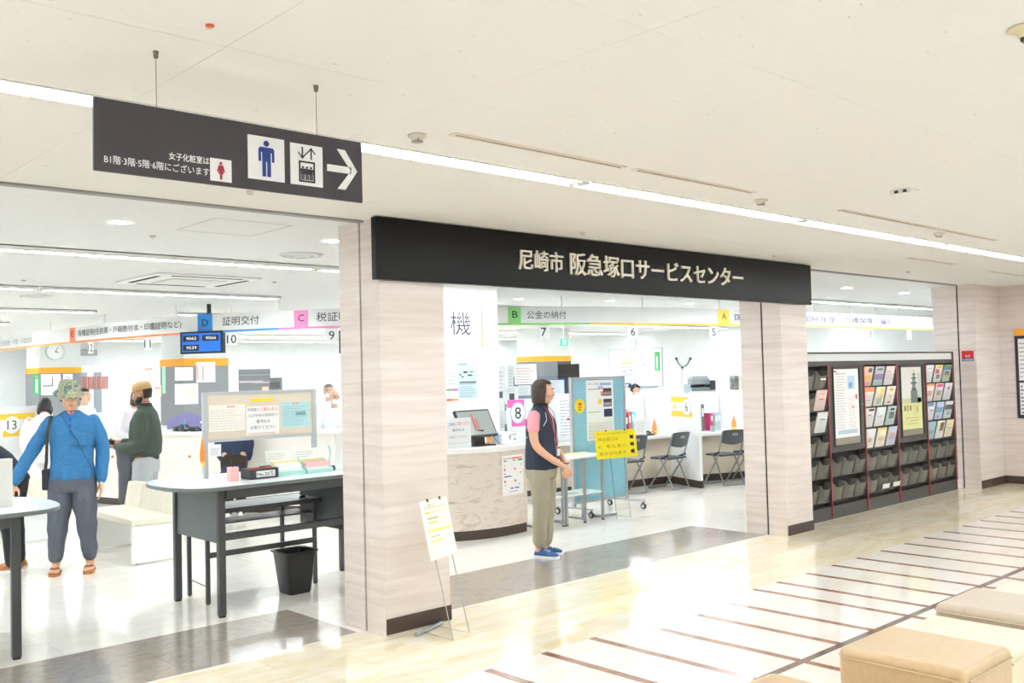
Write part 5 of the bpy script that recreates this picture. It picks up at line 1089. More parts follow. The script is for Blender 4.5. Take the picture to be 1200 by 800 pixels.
def simple_person(label, loc, rz, H, skin, topc, pantc, hairm, style='short', lean=0, arms='down', mask=False, glasses=False, legs=True, shoec='3a3a3c', skirt=False, hy=0, hp=0, long_top=.0):
    r = thing('person', label, 'person', loc, rz); k = H/1.62; hip = .84
    def T(p):
        p = Vector(p)
        if p.z > hip and lean:
            y, z = p.y, p.z-hip; f = min(1, z/.18); a = lean*f; return Vector((p.x, y*cos(a)+z*sin(a), hip+z*cos(a)-y*sin(a)))*k
        return p*k
    hp_ = T((0, .03, 1.50)); Hm = headmat(hp_, hy, hp-lean*.8); mb = MB(); head_shapes(mb, Hm, .96*k)
    limb(mb, [T(p) for p in ((0, -.012, 1.30), (0, .0, 1.38), (0, .018, 1.45))], [.058*k, .05*k, .05*k])
    tr = [(0, 0, .82, .135, .10), (0, 0, 1.0, .13, .1), (0, 0, 1.15, .14, .1), (0, 0, 1.25, .145, .09), (0, -.01, 1.32, .10, .06)]
    torso(mb, [(x, y, z, a*k, b*k) for x, y, z, a, b in tr], T=lambda p: T(p) if False else p) if False else None
    def ringsT(mb, rr, n=20):
        R = []
        for x, y, z, rx, ry in rr: R.append([T((x+rx*cos(2*pi*i/n), y+ry*sin(2*pi*i/n), z)) for i in range(n)])
        mb.rings(R)
    ringsT(mb, tr)
    AR = {'down': [(.165, -.01, 1.27), (.20, -.02, 1.13), (.21, -.01, 1.0), (.20, .05, .88), (.18, .09, .78)], 'desk': [(.165, -.01, 1.27), (.21, .02, 1.14), (.23, .07, 1.03), (.17, .20, 1.0), (.10, .30, .99)]}[arms]
    for q in (-1, 1):
        P = [T((p[0]*q, p[1], p[2])) for p in AR]; limb(mb, P, [v*k for v in (.052, .046, .039, .033, .024)])
        d = P[4]-P[3]; hand(mb, P[4], d, (-q, 0, -.4 if arms == 'desk' else 0), q*(-1 if arms == 'down' else 1), .95*k, .45, .2)
        limb(mb, [Vector((q*.085, 0, .84))*k, Vector((q*.085, .0, .62))*k, Vector((q*.085, .015, .44))*k, Vector((q*.085, -.01, .24))*k, Vector((q*.085, -.02, .07))*k], [v*k for v in (.084, .076, .052, .047, .035)])
    fuse(mb, 'body', mskin(skin), r, .011, sm=2); face_bits(r, Hm, .96*k, hairm, mask=mask, glasses=glasses)
    if style: hair_shell(r, Hm, .965*k, hairm, style)
    mb = MB(); lo = .80-long_top; ringsT(mb, [(0, 0, lo, .168+long_top*.15, .135+long_top*.1), (0, 0, lo+.04, .17, .135), (0, 0, 1.0, .162, .125), (0, 0, 1.14, .168, .124), (0, -.004, 1.22, .168, .112), (0, -.008, 1.29, .14, .088), (0, -.008, 1.33, .085, .07), (0, 0, 1.36, .062, .06)])
    for q in (-1, 1):
        P = [T((p[0]*q, p[1], p[2])) for p in AR]; limb(mb, [P[0], P[1], P[2], P[3], P[3].lerp(P[4], .8)], [v*k for v in (.054, .058, .056, .048, .038)])
    fuse(mb, 'shirt', topc if not isinstance(topc, str) else M(topc, .8), r, .012, .006, 7, 3, int(H*100) % 13)
    mb = MB(); mb.rings([[Vector((rx*cos(2*pi*i/20), ry*sin(2*pi*i/20), z))*k for i in range(20)] for z, rx, ry in ((.70, .15, .12), (.80, .158, .126), (.87, .145, .11))])
    for q in (-1, 1): limb(mb, [Vector((q*.082, -.004, .78))*k, Vector((q*.085, .006, .62))*k, Vector((q*.085, .012, .44))*k, Vector((q*.085, -.008, .26))*k, Vector((q*.085, -.016, .09))*k], [v*k for v in (.1, .092, .076, .068, .06)])
    fuse(mb, 'trousers', M(pantc, .85), r, .013, .007, 7, 3, 3)
    for q in (-1, 1): shoe(r, (q*.085*k, -.01, 0), 0, .95*k, M(shoec, .6), M('e6e6e4', .5))
    return r, Hm
simple_person('person in dark navy clothes cut off by the left edge, bending over the desk', (2.50, 9.25, 0), radians(60), 1.58, 'd0a080', '1d2434', '23242a', m_hk, lean=.8, arms='desk', shoec='b06a38')
simple_person('person in a long navy top and white shoes bending at the counter, behind the pinboard', (5.30, 10.66, 0), radians(-35), 1.40, 'c99a7c', '26324e', '33281f', m_hb, lean=.4, arms='down', shoec='eeeeea', long_top=.2)
simple_person('bald staff person with glasses, mask and white shirt behind the counter near the left pier', (6.74, 10.72, 0), radians(150), 1.47, 'd9ac90', 'eef0f4', '4a4c55', M('6a625c', .6), style=None, mask=True, glasses=True, arms='desk', hy=.3)
simple_person('staff person in a white shirt and mask standing behind the bald one', (7.45, 12.0, 0), radians(150), 1.54, 'd9ac90', 'f0f2f4', '4a4c55', M('77726e', .6), mask=True, arms='down')
simple_person('staff person with black tied hair and mask looking down beyond partition 6', (12.6, 10.6, 0), radians(200), 1.40, 'dcb096', 'f2f2f2', '3a3c45', m_hk, style='bun', mask=True, arms='desk', hp=-.45)
simple_person('staff person in a pale patterned blouse behind the counter by the green jacket', (4.85, 12.75, 0), radians(200), 1.56, 'dcae92', 'e9e4ea', '5a5c65', m_hb, style='bob', arms='desk', lean=.25)
simple_person('dark-haired person in white standing behind the camouflage hat', (4.94, 14.7, 0), radians(200), 1.56, 'dcae92', 'eeeef0', '5a5c65', m_hk, style='bun', arms='down')

simple_person('stooping person in a white shirt behind the raised arm of the blue-shirted one', (3.66, 12.30, 0), radians(-20), 1.60, 'dcae92', 'f0f0f2', 'e8e8ea', m_hk, style='bob', arms='down', lean=.6)

# ================================================================ BENCHES
m_bn = proc('cream_vinyl', [(.3, 'dfd8c4'), (.7, 'e7e0cf')], (1, 1, 1), 20, 3, .45, .03, coords='World')
def bench(x0, y0, L, label):
    o = thing('bench', label, 'bench', (x0+.25, y0+L/2, 0))
    MB().box(x0-.01, x0+.47, y0, y0+L, .345, .405).build('seat', m_bn, o, bevel=.014)
    n = 3
    for k in range(n): MB().hexa([(x0+.37, y0+L*k/n+.002, .40), (x0+.50, y0+L*k/n+.002, .345), (x0+.50, y0+L*(k+1)/n-.002, .345), (x0+.37, y0+L*(k+1)/n-.002, .40), (x0+.41, y0+L*k/n+.002, .635), (x0+.50, y0+L*k/n+.002, .635), (x0+.50, y0+L*(k+1)/n-.002, .635), (x0+.41, y0+L*(k+1)/n-.002, .635)]).build('backrest', m_bn, o, bevel=.012)
    for y in (y0+.015, y0+L-.06): MB().box(x0, x0+.46, y, y+.045, .012, .345).build('leg_panel', M('f4f5f5', .5), o)
    for y in (y0+.02, y0+L-.055):
        for x in (x0+.04, x0+.42): MB().lathe((x, y+.015, 0), [(.001, 0), (.012, .001), (.012, .012), (.001, .013)], 8).build('foot', M('8a8a88', .5), o)
bench(3.30, 8.585, 1.20, 'cream vinyl bench with white end panels right of the blue-shirted person')
bench(2.86, 10.7, 1.3, 'cream vinyl bench farther back at the left edge, behind the outstretched hand')

# ================================================================ FOLDING CHAIRS
m_cs = M('464c4f', .4); m_cf = M('8b9194', .35, .5)
def make_chair(loc, rz, label):
    t = thing('folding_chair', label, 'chair', (0, 0, 0), 0, 'folding chairs at the booths'); w = .195
    mb = MB(); R = []
    n = 8
    for k in range(n+1):
        u = -w+2*w*k/n; c = .028*(1-(u/w)**2); lo = .60-.035*(1-abs(u/w)**2)+.0; R.append([Vector((u, -.175-c, lo)), Vector((u, -.190-c, lo)), Vector((u, -.228-c, .775-.012*(u/w)**4)), Vector((u, -.212-c, .775-.012*(u/w)**4))])
    mb.rings(R); b = mb.build('backrest', m_cs, t, True); b.data.polygons.foreach_set('use_smooth', [False]*len(b.data.polygons))
    MB().box(-.05, .05, -.252, -.250, .715, .722).build('slot', M('c9cdce', .4), b)
    MB().box(-.05, .05, -.251, -.247, .695, .702).build('slot', M('c9cdce', .4), b)
    MB().prism([(-.19, -.17), (.19, -.17), (.185, .17), (.12, .205), (-.12, .205), (-.185, .17)], .405, .432).build('seat', m_cs, t, bevel=.008)
    for s in (-1, 1):
        MB().tube([(s*.20, -.225, .76), (s*.20, -.15, .52), (s*.20, -.08, .36), (s*.20, .19, .02)], .0105, 8).build('front_leg', m_cf, t)
        MB().tube([(s*.185, .02, .43), (s*.185, -.06, .32), (s*.185, -.20, .012)], .0105, 8).build('rear_leg', m_cf, t)
        MB().hexa([(s*.205, -.15, .45), (s*.212, -.15, .45), (s*.212, -.02, .405), (s*.205, -.02, .405), (s*.205, -.15, .48), (s*.212, -.15, .48), (s*.212, -.02, .43), (s*.205, -.02, .43)]).build('hinge', M('2f3335', .4), t)
    MB().tube([(-.20, .19, .012), (.20, .19, .012)], .0105, 8).build('front_foot_bar', m_cf, t); MB().tube([(-.185, -.20, .012), (.185, -.20, .012)], .0105, 8).build('rear_foot_bar', m_cf, t)
    return t
ch0 = make_chair(0, 0, 'grey folding chair left of the number 6 partition, turned slightly')
for i, (x, y, a, lb) in enumerate(((10.52, 8.27, 3, None), (9.80, 8.42, -12, 'grey folding chair half hidden behind the yellow notice'), (11.34, 7.93, -14, 'grey folding chair just right of the number 6 partition'), (11.9, 7.85, -12, 'grey folding chair cut off by the right pier'))):
    if i == 0: proto_done = ch0
    if i: dup(ch0, (x, y, 0), radians(a), lb)
ch0.location = (10.52, 8.27, 0); ch0.rotation_euler = (0, 0, radians(3))

# ================================================================ BLUE BOARD, SIDE TABLES, YELLOW NOTICE
bx0, bx1, by = 7.83, 8.76, 7.52
o = thing('display_board', 'tall light-blue mobile board in a silver frame beside the woman', 'display board', (8.3, by, 0))
m_blu = proc('blue_felt', [(.3, '86bdd0'), (.7, '93c8da')], (1, 1, 1), 60, 3, .9, .03, coords='World')
MB().box(bx0+.03, bx1-.03, by-.012, by+.012, .16, 1.535).build('felt_panel', m_blu, o)
for a, b, c, d in ((bx0, bx0+.03, .10, 1.565), (bx1-.03, bx1, .10, 1.565)): MB().box(a, b, by-.02, by+.02, c, d).build('frame_post', m_al, o)
for c, d in ((1.535, 1.565), (.13, .16)): MB().box(bx0+.03, bx1-.03, by-.018, by+.018, c, d).build('frame_rail', m_al, o)
for x in (bx0+.015, bx1-.015):
    MB().box(x-.018, x+.018, by-.27, by+.27, .085, .105).build('foot_bar', m_al, o)
    for y in (by-.26, by+.26):
        c = MB().tube([(x-.011, y, .036), (x+.011, y, .036)], .035, 18).build('caster', M('2c2e30', .5), o)
        MB().tube([(x-.013, y, .036), (x+.013, y, .036)], .021, 14).build('caster_hub', M('bcc0c2', .4), c)
        MB().box(x-.004, x+.004, y-.008, y+.008, .04, .09).build('caster_stem', M('3a3c3e', .4), o)
FBd = Frame((bx0, by-.013, 0), (1, 0, 0), (0, 0, 1))
rc = [(.42, .86, .62, .90, 'b8c2ea'), (.5, .91, .92, .95, '9fb2ea'), (.53, .73, .62, .81, 'f0707c'), (.44, .60, .56, .68, 'f5cc2c'), (.62, .73, .93, .86, '4a3a3c'), (.64, .745, .91, .80, '9a8a90'), (.62, .55, .93, .68, '3e3c4a'), (.64, .565, .91, .62, 'a8a0ac'), (.63, .38, .94, .51, '1e2c54'), (.66, .41, .90, .47, 'a9bad8'), (.05, .46, .5, .475, 'a2d8b0')]+[(.1+.09*j, .84, .14+.09*j, .86, '30343a') for j in range(6)]+lines(6, .06, .8, .27, .04, 'b4b6b2', .18, random.Random(2))+[(.05, .02, .95, .3, 'e6e6de')]
rc = [rc[-1]]+rc[:-1]
sheet('poster', 'white poster with three photographs pinned on the blue board', 'poster', FBd, .245, .715, .83, 1.525, 'f5f5f3', .001, .002, rc, [('窓口のご案内', .08, .92, .45, .955, '8090c8')])
q = thing('round_sticker', 'round yellow sign with red lettering on the blue board', 'sign', tuple(FBd.pt(.135, 1.2, 0)))
MB().disc(FBd, .135, 1.235, .082, .001, .003, 28).build('disc', M('f6dc28', .5), q); printing(q, FBd, .07, .2, 1.17, 1.3, .003, [(.3, .5, .75, .8, 'e85a3c'), (.2, .3, .8, .45, 'e8902c'), (.25, .12, .7, .24, '8a8420')], [])
sheet('paper_sheet', 'white leaflet holder beside the blue board on the booth desk', 'leaflet', Frame(CR.pt(CR.cross(737), .71, .06), CR.pt(CR.cross(750), .71, .06)-CR.pt(CR.cross(737), .71, .06), (0, 0, 1)), 0, .22, 0, .25, 'eeeeec', 0, .003, lines(7, .1, .9, .9, .1, '9aa0a0', .25))
def side_table(x0, x1, y0, y1, frames, label):
    o = thing('side_table', label, 'table', ((x0+x1)/2, (y0+y1)/2, 0))
    MB().box(x0, x1, y0, y1, .695, .72).build('tabletop', M('f2f3f2', .35), o, bevel=.004)
    MB().box(x0+.03, x1-.03, y0+.02, y1-.02, .30, .318).build('shelf', M('eef0f0', .4), o)
    for x in frames:
        for y in (y0+.02, y1-.02): MB().box(x-.013, x+.013, y-.013, y+.013, .012, .695).build('leg', m_silver, o); MB().box(x-.012, x+.012, y-.012, y+.012, 0, .012).build('leg_foot', M('1d1d1f', .5), o)
        MB().box(x-.01, x+.01, y0+.03, y1-.03, .03, .05).build('sled_bar', m_silver, o)
side_table(6.86, 7.265, 7.085, 7.42, (6.88, 7.245), 'white side table hidden behind the woman, touching the marble counter')
side_table(7.275, 7.885, 7.085, 7.42, (7.295, 7.575, 7.865), 'white side table with a shelf between the woman and the blue board')
tag(MB().box(7.50, 7.83, 7.28, 7.34, .721, .732).build('paper_strip', M('f0e2a8', .6)), 'pale yellow folded strip lying on the side table', 'paper')
tag(MB().box(7.33, 7.52, 7.14, 7.28, .319, .332).build('booklet', M('c9d4d0', .6)), 'thin grey booklet on the lower shelf of the side table', 'booklet')
easel('easel_stand', 'thin wire stand holding the yellow notice in front of the blue board', 'stand', (7.93, 6.96), (8.13, 6.935), (7.90, 7.26), (8.22, 7.22), .975, .60, .305, -.02, 'f6e228', 'yellow notice pointing to the monitors on a wire stand', [(.84, .66, .91, .78, '23252c'), (.84, .40, .91, .52, '23252c'), (.84, .14, .91, .26, '23252c'), (.91, .64, .93, .8, '23252c'), (.91, .38, .93, .54, '23252c'), (.91, .12, .93, .28, '23252c')], [('※キャンセルされた方はお声がけください', .05, .85, .80, .93, 'b7a524'), ('呼出窓口は', .06, .63, .55, .76, 'a59a3a'), ('モニター', .24, .37, .74, .50, '8a7e24'), ('に', .06, .38, .16, .49, 'a59a3a'), ('表示されます', .06, .12, .72, .25, 'a59a3a')], lean=.10)

# ================================================================ DESK CLUTTER
def on_desk(px, n, z=.70): return CR.pt(CR.cross(px), z, n)
def orn(px, n, z, label, C=CR):
    p = C.pt(C.cross(px), z, n); o = thing('sanitizer_bottle', label, 'bottle', tuple(p))
    MB().lathe(p, [(.001, 0), (.035, .001), (.037, .05), (.034, .12), (.02, .17), (.008, .21), (.001, .23)], 12).build('orange_body', M('f29a52', .4), o, True)
    MB().lathe(p, [(.036, .02), (.0385, .021), (.0385, .05), (.036, .051)], 12).build('yellow_label', M('f4d860', .5), o)
    MB().lathe(p+Vector((0, 0, .23)), [(.001, 0), (.009, .001), (.009, .03), (.001, .031)], 8).build('pump', M('f3f0ea', .4), o)
orn(769, -.1, .70, 'orange bottle on the desk left of the number 6 panel'); orn(862, -.1, .70, 'orange bottle on the desk of booth 5')
cols6 = [('e8605a', .06), ('8fd0e8', .07), ('c9503c', .05), ('4a4c50', .06), ('9ad2b0', .05)]
def binder(p, U, w, h, d, c, label):
    F = Frame(p, U, (0, 0, 1)); o = thing('binder', label, 'binder', tuple(p))
    MB().fbox(F, 0, w, 0, h, -d, 0).build('cover', M(c, .5), o); MB().fbox(F, w*.2, w*.8, h*.55, h*.85, 0, .002).build('spine_label', M('f2f2ee', .5), o)
U6 = (on_desk(760, 0)-on_desk(750, 0))
for px, c, h, lb in ((747, '54585c', .30, 'dark grey binder beside the blue board'), (751, 'e6605a', .33, 'red binder next to the dark grey one'), (755, '86cfe6', .34, 'light blue binder next to the red one'), (758.5, 'cfe6ee', .31, 'pale blue binder nearest the orange bottle')):
    binder(on_desk(px, -.30), U6, .055, h, .18, c, lb)
tag(MB().fbox(Frame(on_desk(746, -.5, 1.03), U6, (0, 0, 1)), 0, .26, 0, .03, -.2, 0).build('folder', M('ef5aa0', .5)), 'pink folder lying across the binders by the blue board', 'folder')
U5 = (on_desk(860, 0)-on_desk(840, 0))
for px, c, h, lb in ((826, '8a9094', .36, 'grey leaning folder just right of partition 6'), (830, '6f7578', .40, 'darker grey folder just right of partition 6'), (842, 'e6457c', .26, 'crimson folder in booth 5'), (848, 'a6d8bc', .25, 'pale green folder in booth 5'), (852, 'c2bfe6', .27, 'lilac folder in booth 5')):
    binder(on_desk(px, -.28), U5, .05, h, .18, c, lb)
o = thing('pen_holder', 'wire pen holder with pens in booth 5', 'pen holder', tuple(on_desk(836, -.1))); p = on_desk(836, -.1)
MB().lathe(p, [(.001, 0), (.035, .001), (.038, .09), (.036, .09), (.033, .004), (.001, .004)], 12).build('cup', M('b7bcc0', .3, .5), o)
for k in range(4): MB().tube([p+Vector((.01*k-.015, 0, .02)), p+Vector((.025*k-.04, .01, .17))], .004, 6).build('pen', M(['3a5aa0', 'c04a4a', '222226', 'dcdcdc'][k], .4), o)
o = thing('calculator', 'black desk phone with a coiled cable beside the blue board', 'phone', tuple(on_desk(757, -.02))); p = on_desk(757, -.02)
MB().box(p.x-.12, p.x+.06, p.y-.06, p.y+.08, .701, .73).build('base', M('24262a', .4), o, bevel=.006); MB().tube([p+Vector((-.1, 0, .04)), p+Vector((0, 0, .055)), p+Vector((.05, 0, .04))], .014, 8).build('handset', M('1a1b1e', .4), o)
MB().tube([p+Vector((.05, 0, .03)), p+Vector((.10, .0, .05)), p+Vector((.14, -.02, .03)), p+Vector((.10, -.05, .005)), p+Vector((.02, -.06, .005))], .005, 6).build('cable', M('24262a', .4), o)
# left counter clutter
def cl(px, n, z=.986): return CL.pt(CL.cross(px), z, n)
o = thing('printer', 'dark-fronted small printer on the high counter left of the pinboard', 'printer', tuple(cl(231, -.2))); F = Frame(cl(224, -.15), cl(240, -.15)-cl(224, -.15), (0, 0, 1))
MB().fbox(F, 0, .24, 0, .10, -.25, 0).build('body', M('2f3134', .4), o, bevel=.006); MB().fbox(F, -.01, .25, .10, .13, -.26, .01).build('top', M('e6e6e4', .4), o, bevel=.006); MB().fbox(F, .03, .21, .02, .045, 0, .004).build('paper_slot', M('d8d8d6', .4), o)
for px, c, h, lb in ((196, '2e3236', .07, 'small dark device at the left of the counter stationery'), (203, '3c4046', .09, 'dark pen tray on the high counter'), (216, '26282c', .06, 'dark tape dispenser on the high counter')):
    p = cl(px, -.18); o = thing('desk_device', lb, 'device', tuple(p)); MB().hexa([(p.x-.07, p.y-.05, p.z), (p.x+.07, p.y-.05, p.z), (p.x+.07, p.y+.05, p.z), (p.x-.07, p.y+.05, p.z), (p.x-.06, p.y-.03, p.z+h*.5), (p.x+.05, p.y-.03, p.z+h*.6), (p.x+.05, p.y+.04, p.z+h), (p.x-.06, p.y+.04, p.z+h)]).build('case', M(c, .4), o, bevel=.004); MB().box(p.x-.03, p.x+.02, p.y-.045, p.y-.03, p.z+h*.3, p.z+h*.5).build('key_strip', M('8a929a', .4), o)
p = cl(209, -.1); o = thing('pen_stand', 'black pen stand with a turquoise cord on the high counter', 'pen stand', tuple(p))
MB().lathe(p, [(.001, 0), (.03, .001), (.03, .02), (.012, .03), (.001, .031)], 12).build('base', M('222428', .4), o, True); MB().tube([p+Vector((0, 0, .03)), p+Vector((-.02, 0, .10)), p+Vector((0, 0, .17))], .005, 6).build('cord', M('4cc2c8', .4), o)
p = cl(212, -.35, .70); o = thing('office_chair', 'purple-backed office chair behind the high counter', 'chair', (p.x, p.y, 0))
R = []
for k in range(9):
    a = -1.0+2.0*k/8; R.append([Vector((p.x+.30*sin(a), p.y+.55-.10*cos(a)+j*.03, z_)) for j, z_ in ((0, 1.0-.0*abs(a)), (1, 1.0), (1, 1.22-.10*abs(a)), (0, 1.22-.10*abs(a)))])
MB().rings(R).build('backrest', M('8c86b8', .7), o); MB().box(p.x-.24, p.x+.24, p.y+.48, p.y+.9, .45, .52).build('seat', M('77729c', .7), o, bevel=.02)
MB().tube([(p.x, p.y+.68, .06), (p.x, p.y+.68, .45)], .025, 8).build('column', M('3a3a3e', .4), o); MB().tube([(p.x, p.y+.9, .50), (p.x, p.y+.55, 1.0)], .02, 8).build('back_bar', M('3a3a3e', .4), o)
for k in range(5): a = 2*pi*k/5; MB().tube([(p.x, p.y+.68, .08), (p.x+.26*cos(a), p.y+.68+.26*sin(a), .03)], .018, 6).build('base_arm', M('3a3a3e', .4), o)
# number 13 panel at the far left
a = CL.cross(4) or .2
Q0 = at(-12, 522, 1, 12.6); Q1 = at(62, 517, 1, 12.9)
Q0.z = 0; Q1.z = 0; F = Frame(Q0, Q1-Q0, (0, 0, 1)); L_ = (Q1-Q0).length
o = thing('booth_partition', 'white partition with the yellow number 13 panel at the far left', 'partition', tuple((Q0+Q1)/2)); MB().fbox(F, 0, L_, 0, 1.37, -.04, 0).build('panel', M('f3f4f4', .5), o); MB().fbox(F, 0, L_, 0, .09, 0, .004).build('dark_base', m_base, o)
q = thing('booth_number', 'number 13 with yellow bands and arrow on the far left partition', 'sign', tuple(F.pt(.4, .9, 0)))
cx = L_*25/74
MB().fbox(F, 0, L_*.70, 1.215, 1.285, .001, .003).build('upper_band', M('f8cf3c', .5), q); MB().fbox(F, L_*.2, L_*.66, 1.01, 1.08, .001, .003).build('lower_band', M('f8cf3c', .5), q); MB().fprism(F, [(L_*.66, 1.15), (L_*.57, 1.20), (L_*.57, 1.10)], .001, .003).build('arrow', M('f8cf3c', .5), q)
MB().disc(F, cx, 1.15, .105, .003, .005, 28).build('disc', M('fafafa', .5), q); lettering(F, '13', cx-.065, cx+.06, 1.095, 1.205, M('4a4c54', .5), q, .0055)

# ================================================================ BACK OFFICE
def wall_thing(name, label, cat, F, u0, u1, v0, v1, parts):
    o = thing(name, label, cat, tuple(F.pt((u0+u1)/2, v0, 0)))
    for nm_, a, b, c, d, n0, n1, col in parts: MB().fbox(F, u0+(u1-u0)*a, u0+(u1-u0)*b, v0+(v1-v0)*c, v0+(v1-v0)*d, n0, n1).build(nm_, M(col, .5), o)
    return o
FRt = Frame((19.8, 23, 0), (0, -1, 0), (0, 0, 1))    # right wall, u runs towards the hall
o = wall_thing('whiteboard', 'large whiteboard with magnets and notes on the far right office wall', 'whiteboard', FRt, 5.5, 7.35, 1.20, 2.22, [('frame', 0, 1, 0, 1, .001, .02, 'b9bfc6'), ('surface', .012, .49, .02, .98, .02, .024, 'f1f4f6'), ('surface', .51, .988, .02, .98, .02, .024, 'f1f4f6'), ('pen_tray', .1, .9, -.02, .01, .02, .07, '9aa8b8')])
printing(o, FRt, 5.5, 7.35, 1.20, 2.22, .025, [(.27+.045*j, .95, .285+.045*j, .975, '3a4450') for j in range(6)]+[(.24, .74, .46, .77, 'f4d080'), (.24, .60, .46, .64, 'f2c850'), (.24, .50, .44, .53, '9cc4ea'), (.26, .38, .34, .42, '88b4e0'), (.38, .42, .46, .45, '7aa0c8'), (.3, .30, .46, .33, '7ab8e0'), (.64, .56, .72, .58, '4a5460'), (.3, .06, .42, .1, '4a6ab0')], [])
wall_thing('evacuation_sign', 'tall green and white sign at the right of the whiteboard', 'sign', FRt, 7.12, 7.27, 1.62, 2.10, [('green_board', 0, 1, 0, 1, .025, .04, '25b765'), ('white_strip', .32, .68, .08, .75, .04, .042, 'f4f6f4'), ('red_mark', .36, .64, .78, .86, .04, .042, 'e87060')])
def clock(F, u, v, r, label):
    o = thing('wall_clock', label, 'clock', tuple(F.pt(u, v, 0))); MB().disc(F, u, v, r, .001, .05, 32).build('rim', M('c3c9cd', .4), o); MB().disc(F, u, v, r*.88, .05, .052, 32).build('face', M('f2f4f4', .5), o)
    for a, l_, w_ in ((1.9, .5, .012), (.5, .75, .008)): MB().fprism(F, [(u-w_*cos(a), v+w_*sin(a)), (u+w_*cos(a), v-w_*sin(a)), (u+r*l_*sin(a), v+r*l_*cos(a))], .052, .055).build('hand', M('30343a', .4), o)
    for k in range(12): a = k*pi/6; MB().disc(F, u+r*.72*sin(a), v+r*.72*cos(a), r*.035, .052, .054, 6).build('hour_mark', M('50545a', .4), o)
clock(FRt, 23-16.66, 2.37, .155, 'round clock above the whiteboard behind card 6')
FBk = Frame((0, 21.883, 0), (1, 0, 0), (0, 0, 1)); c_ = at(64, 412, 1, 21.883); clock(FBk, c_.x, c_.z-.0, .19, 'round wall clock on the far left column')
# column posters
e = .013; FA = Frame((0, 15-e, 0), (1, 0, 0), (0, 0, 1)); FA2 = Frame((6.61-e, 0, 0), (0, -1, 0), (0, 0, 1))
def colsheet(nm_, lb, F, ax, v, x0_, y0_, x1_, y1_, col, rects=(), cat='notice'):
    a = at(x0_, y1_, ax, v); b = at(x1_, y0_, ax, v); ua, ub = (a.x, b.x) if ax == 1 else (-a.y, -b.y)
    sheet(nm_, lb, cat, F, ua, ub, a.z, b.z, col, .001, .003, rects)
colsheet('notice_sheet', 'blank white notice on the upper right face of the grey column', FA, 1, 15-e, 205, 430, 226, 446, 'f2f4f6')
colsheet('notice_sheet', 'large white map notice on the right face of the grey column', FA, 1, 15-e, 205, 449, 232, 474, 'f4f4f3', [(.3, .3, .9, .8, 'f6ecd8')]+lines(4, .2, .9, .9, .2, 'c8c0b8', .1))
colsheet('notice_sheet', 'tall white notice at the right edge of the grey column', FA, 1, 15-e, 230, 424, 252, 448, 'f4f4f4', [(.0, .1, .12, .8, 'e8c0b8'), (.3, .1, .4, .8, 'c8b8c0')])
colsheet('green_sign', 'thin pale green vertical sign on the corner of the grey column', FA2, 0, 6.61-e, 190.5, 429, 194, 461, 'b6ecca', (), 'sign')
colsheet('notice_sheet', 'cream notice with red heading on the left face of the grey column', FA2, 0, 6.61-e, 169, 429, 180, 450, 'f4ede6', [(.1, .8, .9, .9, 'eeb0a4')]+lines(5, .1, .9, .7, .1, 'd8b8a8', .2))
colsheet('notice_sheet', 'lower pale notice on the left face of the grey column', FA2, 0, 6.61-e, 181, 451, 189, 465, 'f6ece4', [(.1, .7, .9, .8, 'ee9a8a')])
FBc = Frame((0, 21.9-e, 0), (1, 0, 0), (0, 0, 1))
colsheet('evacuation_sign', 'green and white sign on the far left grey column', FBc, 1, 21.9-e, 39, 438, 46.5, 462, '35c077', [(.3, .08, .7, .75, 'f4f8f4'), (.3, .8, .7, .92, 'e8a090')], 'sign')
colsheet('notice_sheet', 'white notice with a black corner line on the far left column', FBc, 1, 21.9-e, 48, 438, 71, 463, 'f3f4f4', [(.1, .42, .6, .46, '3a3c40'), (.56, .42, .6, .85, '3a3c40')])
colsheet('notice_sheet', 'white notice half hidden by the camouflage hat', FBc, 1, 21.9-e, 74, 438, 85, 452, 'f0f2f3', [(.2, .6, .8, .8, 'd0d8dc')])
FBw = Frame((0, 23.6, 0), (1, 0, 0), (0, 0, 1))
a = at(280, 459, 1, 23.6); b = at(330, 432, 1, 23.6)
sheet('poster', 'grey photo poster with dark curved bands on the back wall above the pinboard', 'poster', FBw, a.x, b.x, a.z, b.z, '6a6d6e', .001, .02, [(.0, .72, .8, .76, '8b8e90'), (.0, .9, .7, .93, '85888a'), (.72, .6, 1, 1, 'ecedee'), (.0, .40, .55, .48, 'b9a9b4'), (.3, .36, .7, .43, 'a39aa2'), (.52, .0, .68, .2, 'd6a892'), (.7, .1, .95, .4, '4c4f50')], [])
# glass-fronted cabinet far left
F = FBw; a = at(88, 440, 1, 23.2); b = at(122, 440, 1, 23.2); Fc = Frame((a.x, 23.2, 0), (1, 0, 0), (0, 0, 1)); w_ = b.x-a.x
o = thing('filing_cabinet', 'white glass-door cabinet with rows of red-brown files at the far left', 'cabinet', (a.x+w_/2, 23.3, 0)); MB().fbox(Fc, 0, w_, 0, 2.05, -.38, 0).build('body', M('e9ebeb', .5), o)
for k in range(2):
    u0 = w_*(.04+.5*k); dr = MB().fbox(Fc, u0, u0+w_*.44, .9, 1.95, 0, .02).build('door', M('f0f2f2', .4), o); MB().fbox(Fc, u0+.05, u0+w_*.44-.05, .95, 1.9, .02, .024).build('glass', M('8f9aa0', .15), dr)
    for j in range(9): MB().fbox(Fc, u0+.07+.035*j, u0+.098+.035*j, 1.5, 1.8, .024, .03).build('file_spine', M(['a06a62', 'b07a70', '96605a'][j % 3], .5), dr)
MB().fbox(Frame((a.x, 23.56, 0), (1, 0, 0), (0, 0, 1)), 0, w_*.95, 2.30, 2.44, 0, .03).build('duct_grille', M('a6a8a6', .6), tag(thing('air_grille', 'grey air grille high on the back wall behind card 12', 'vent', (a.x, 23.56, 2.3)), None, 'vent'))
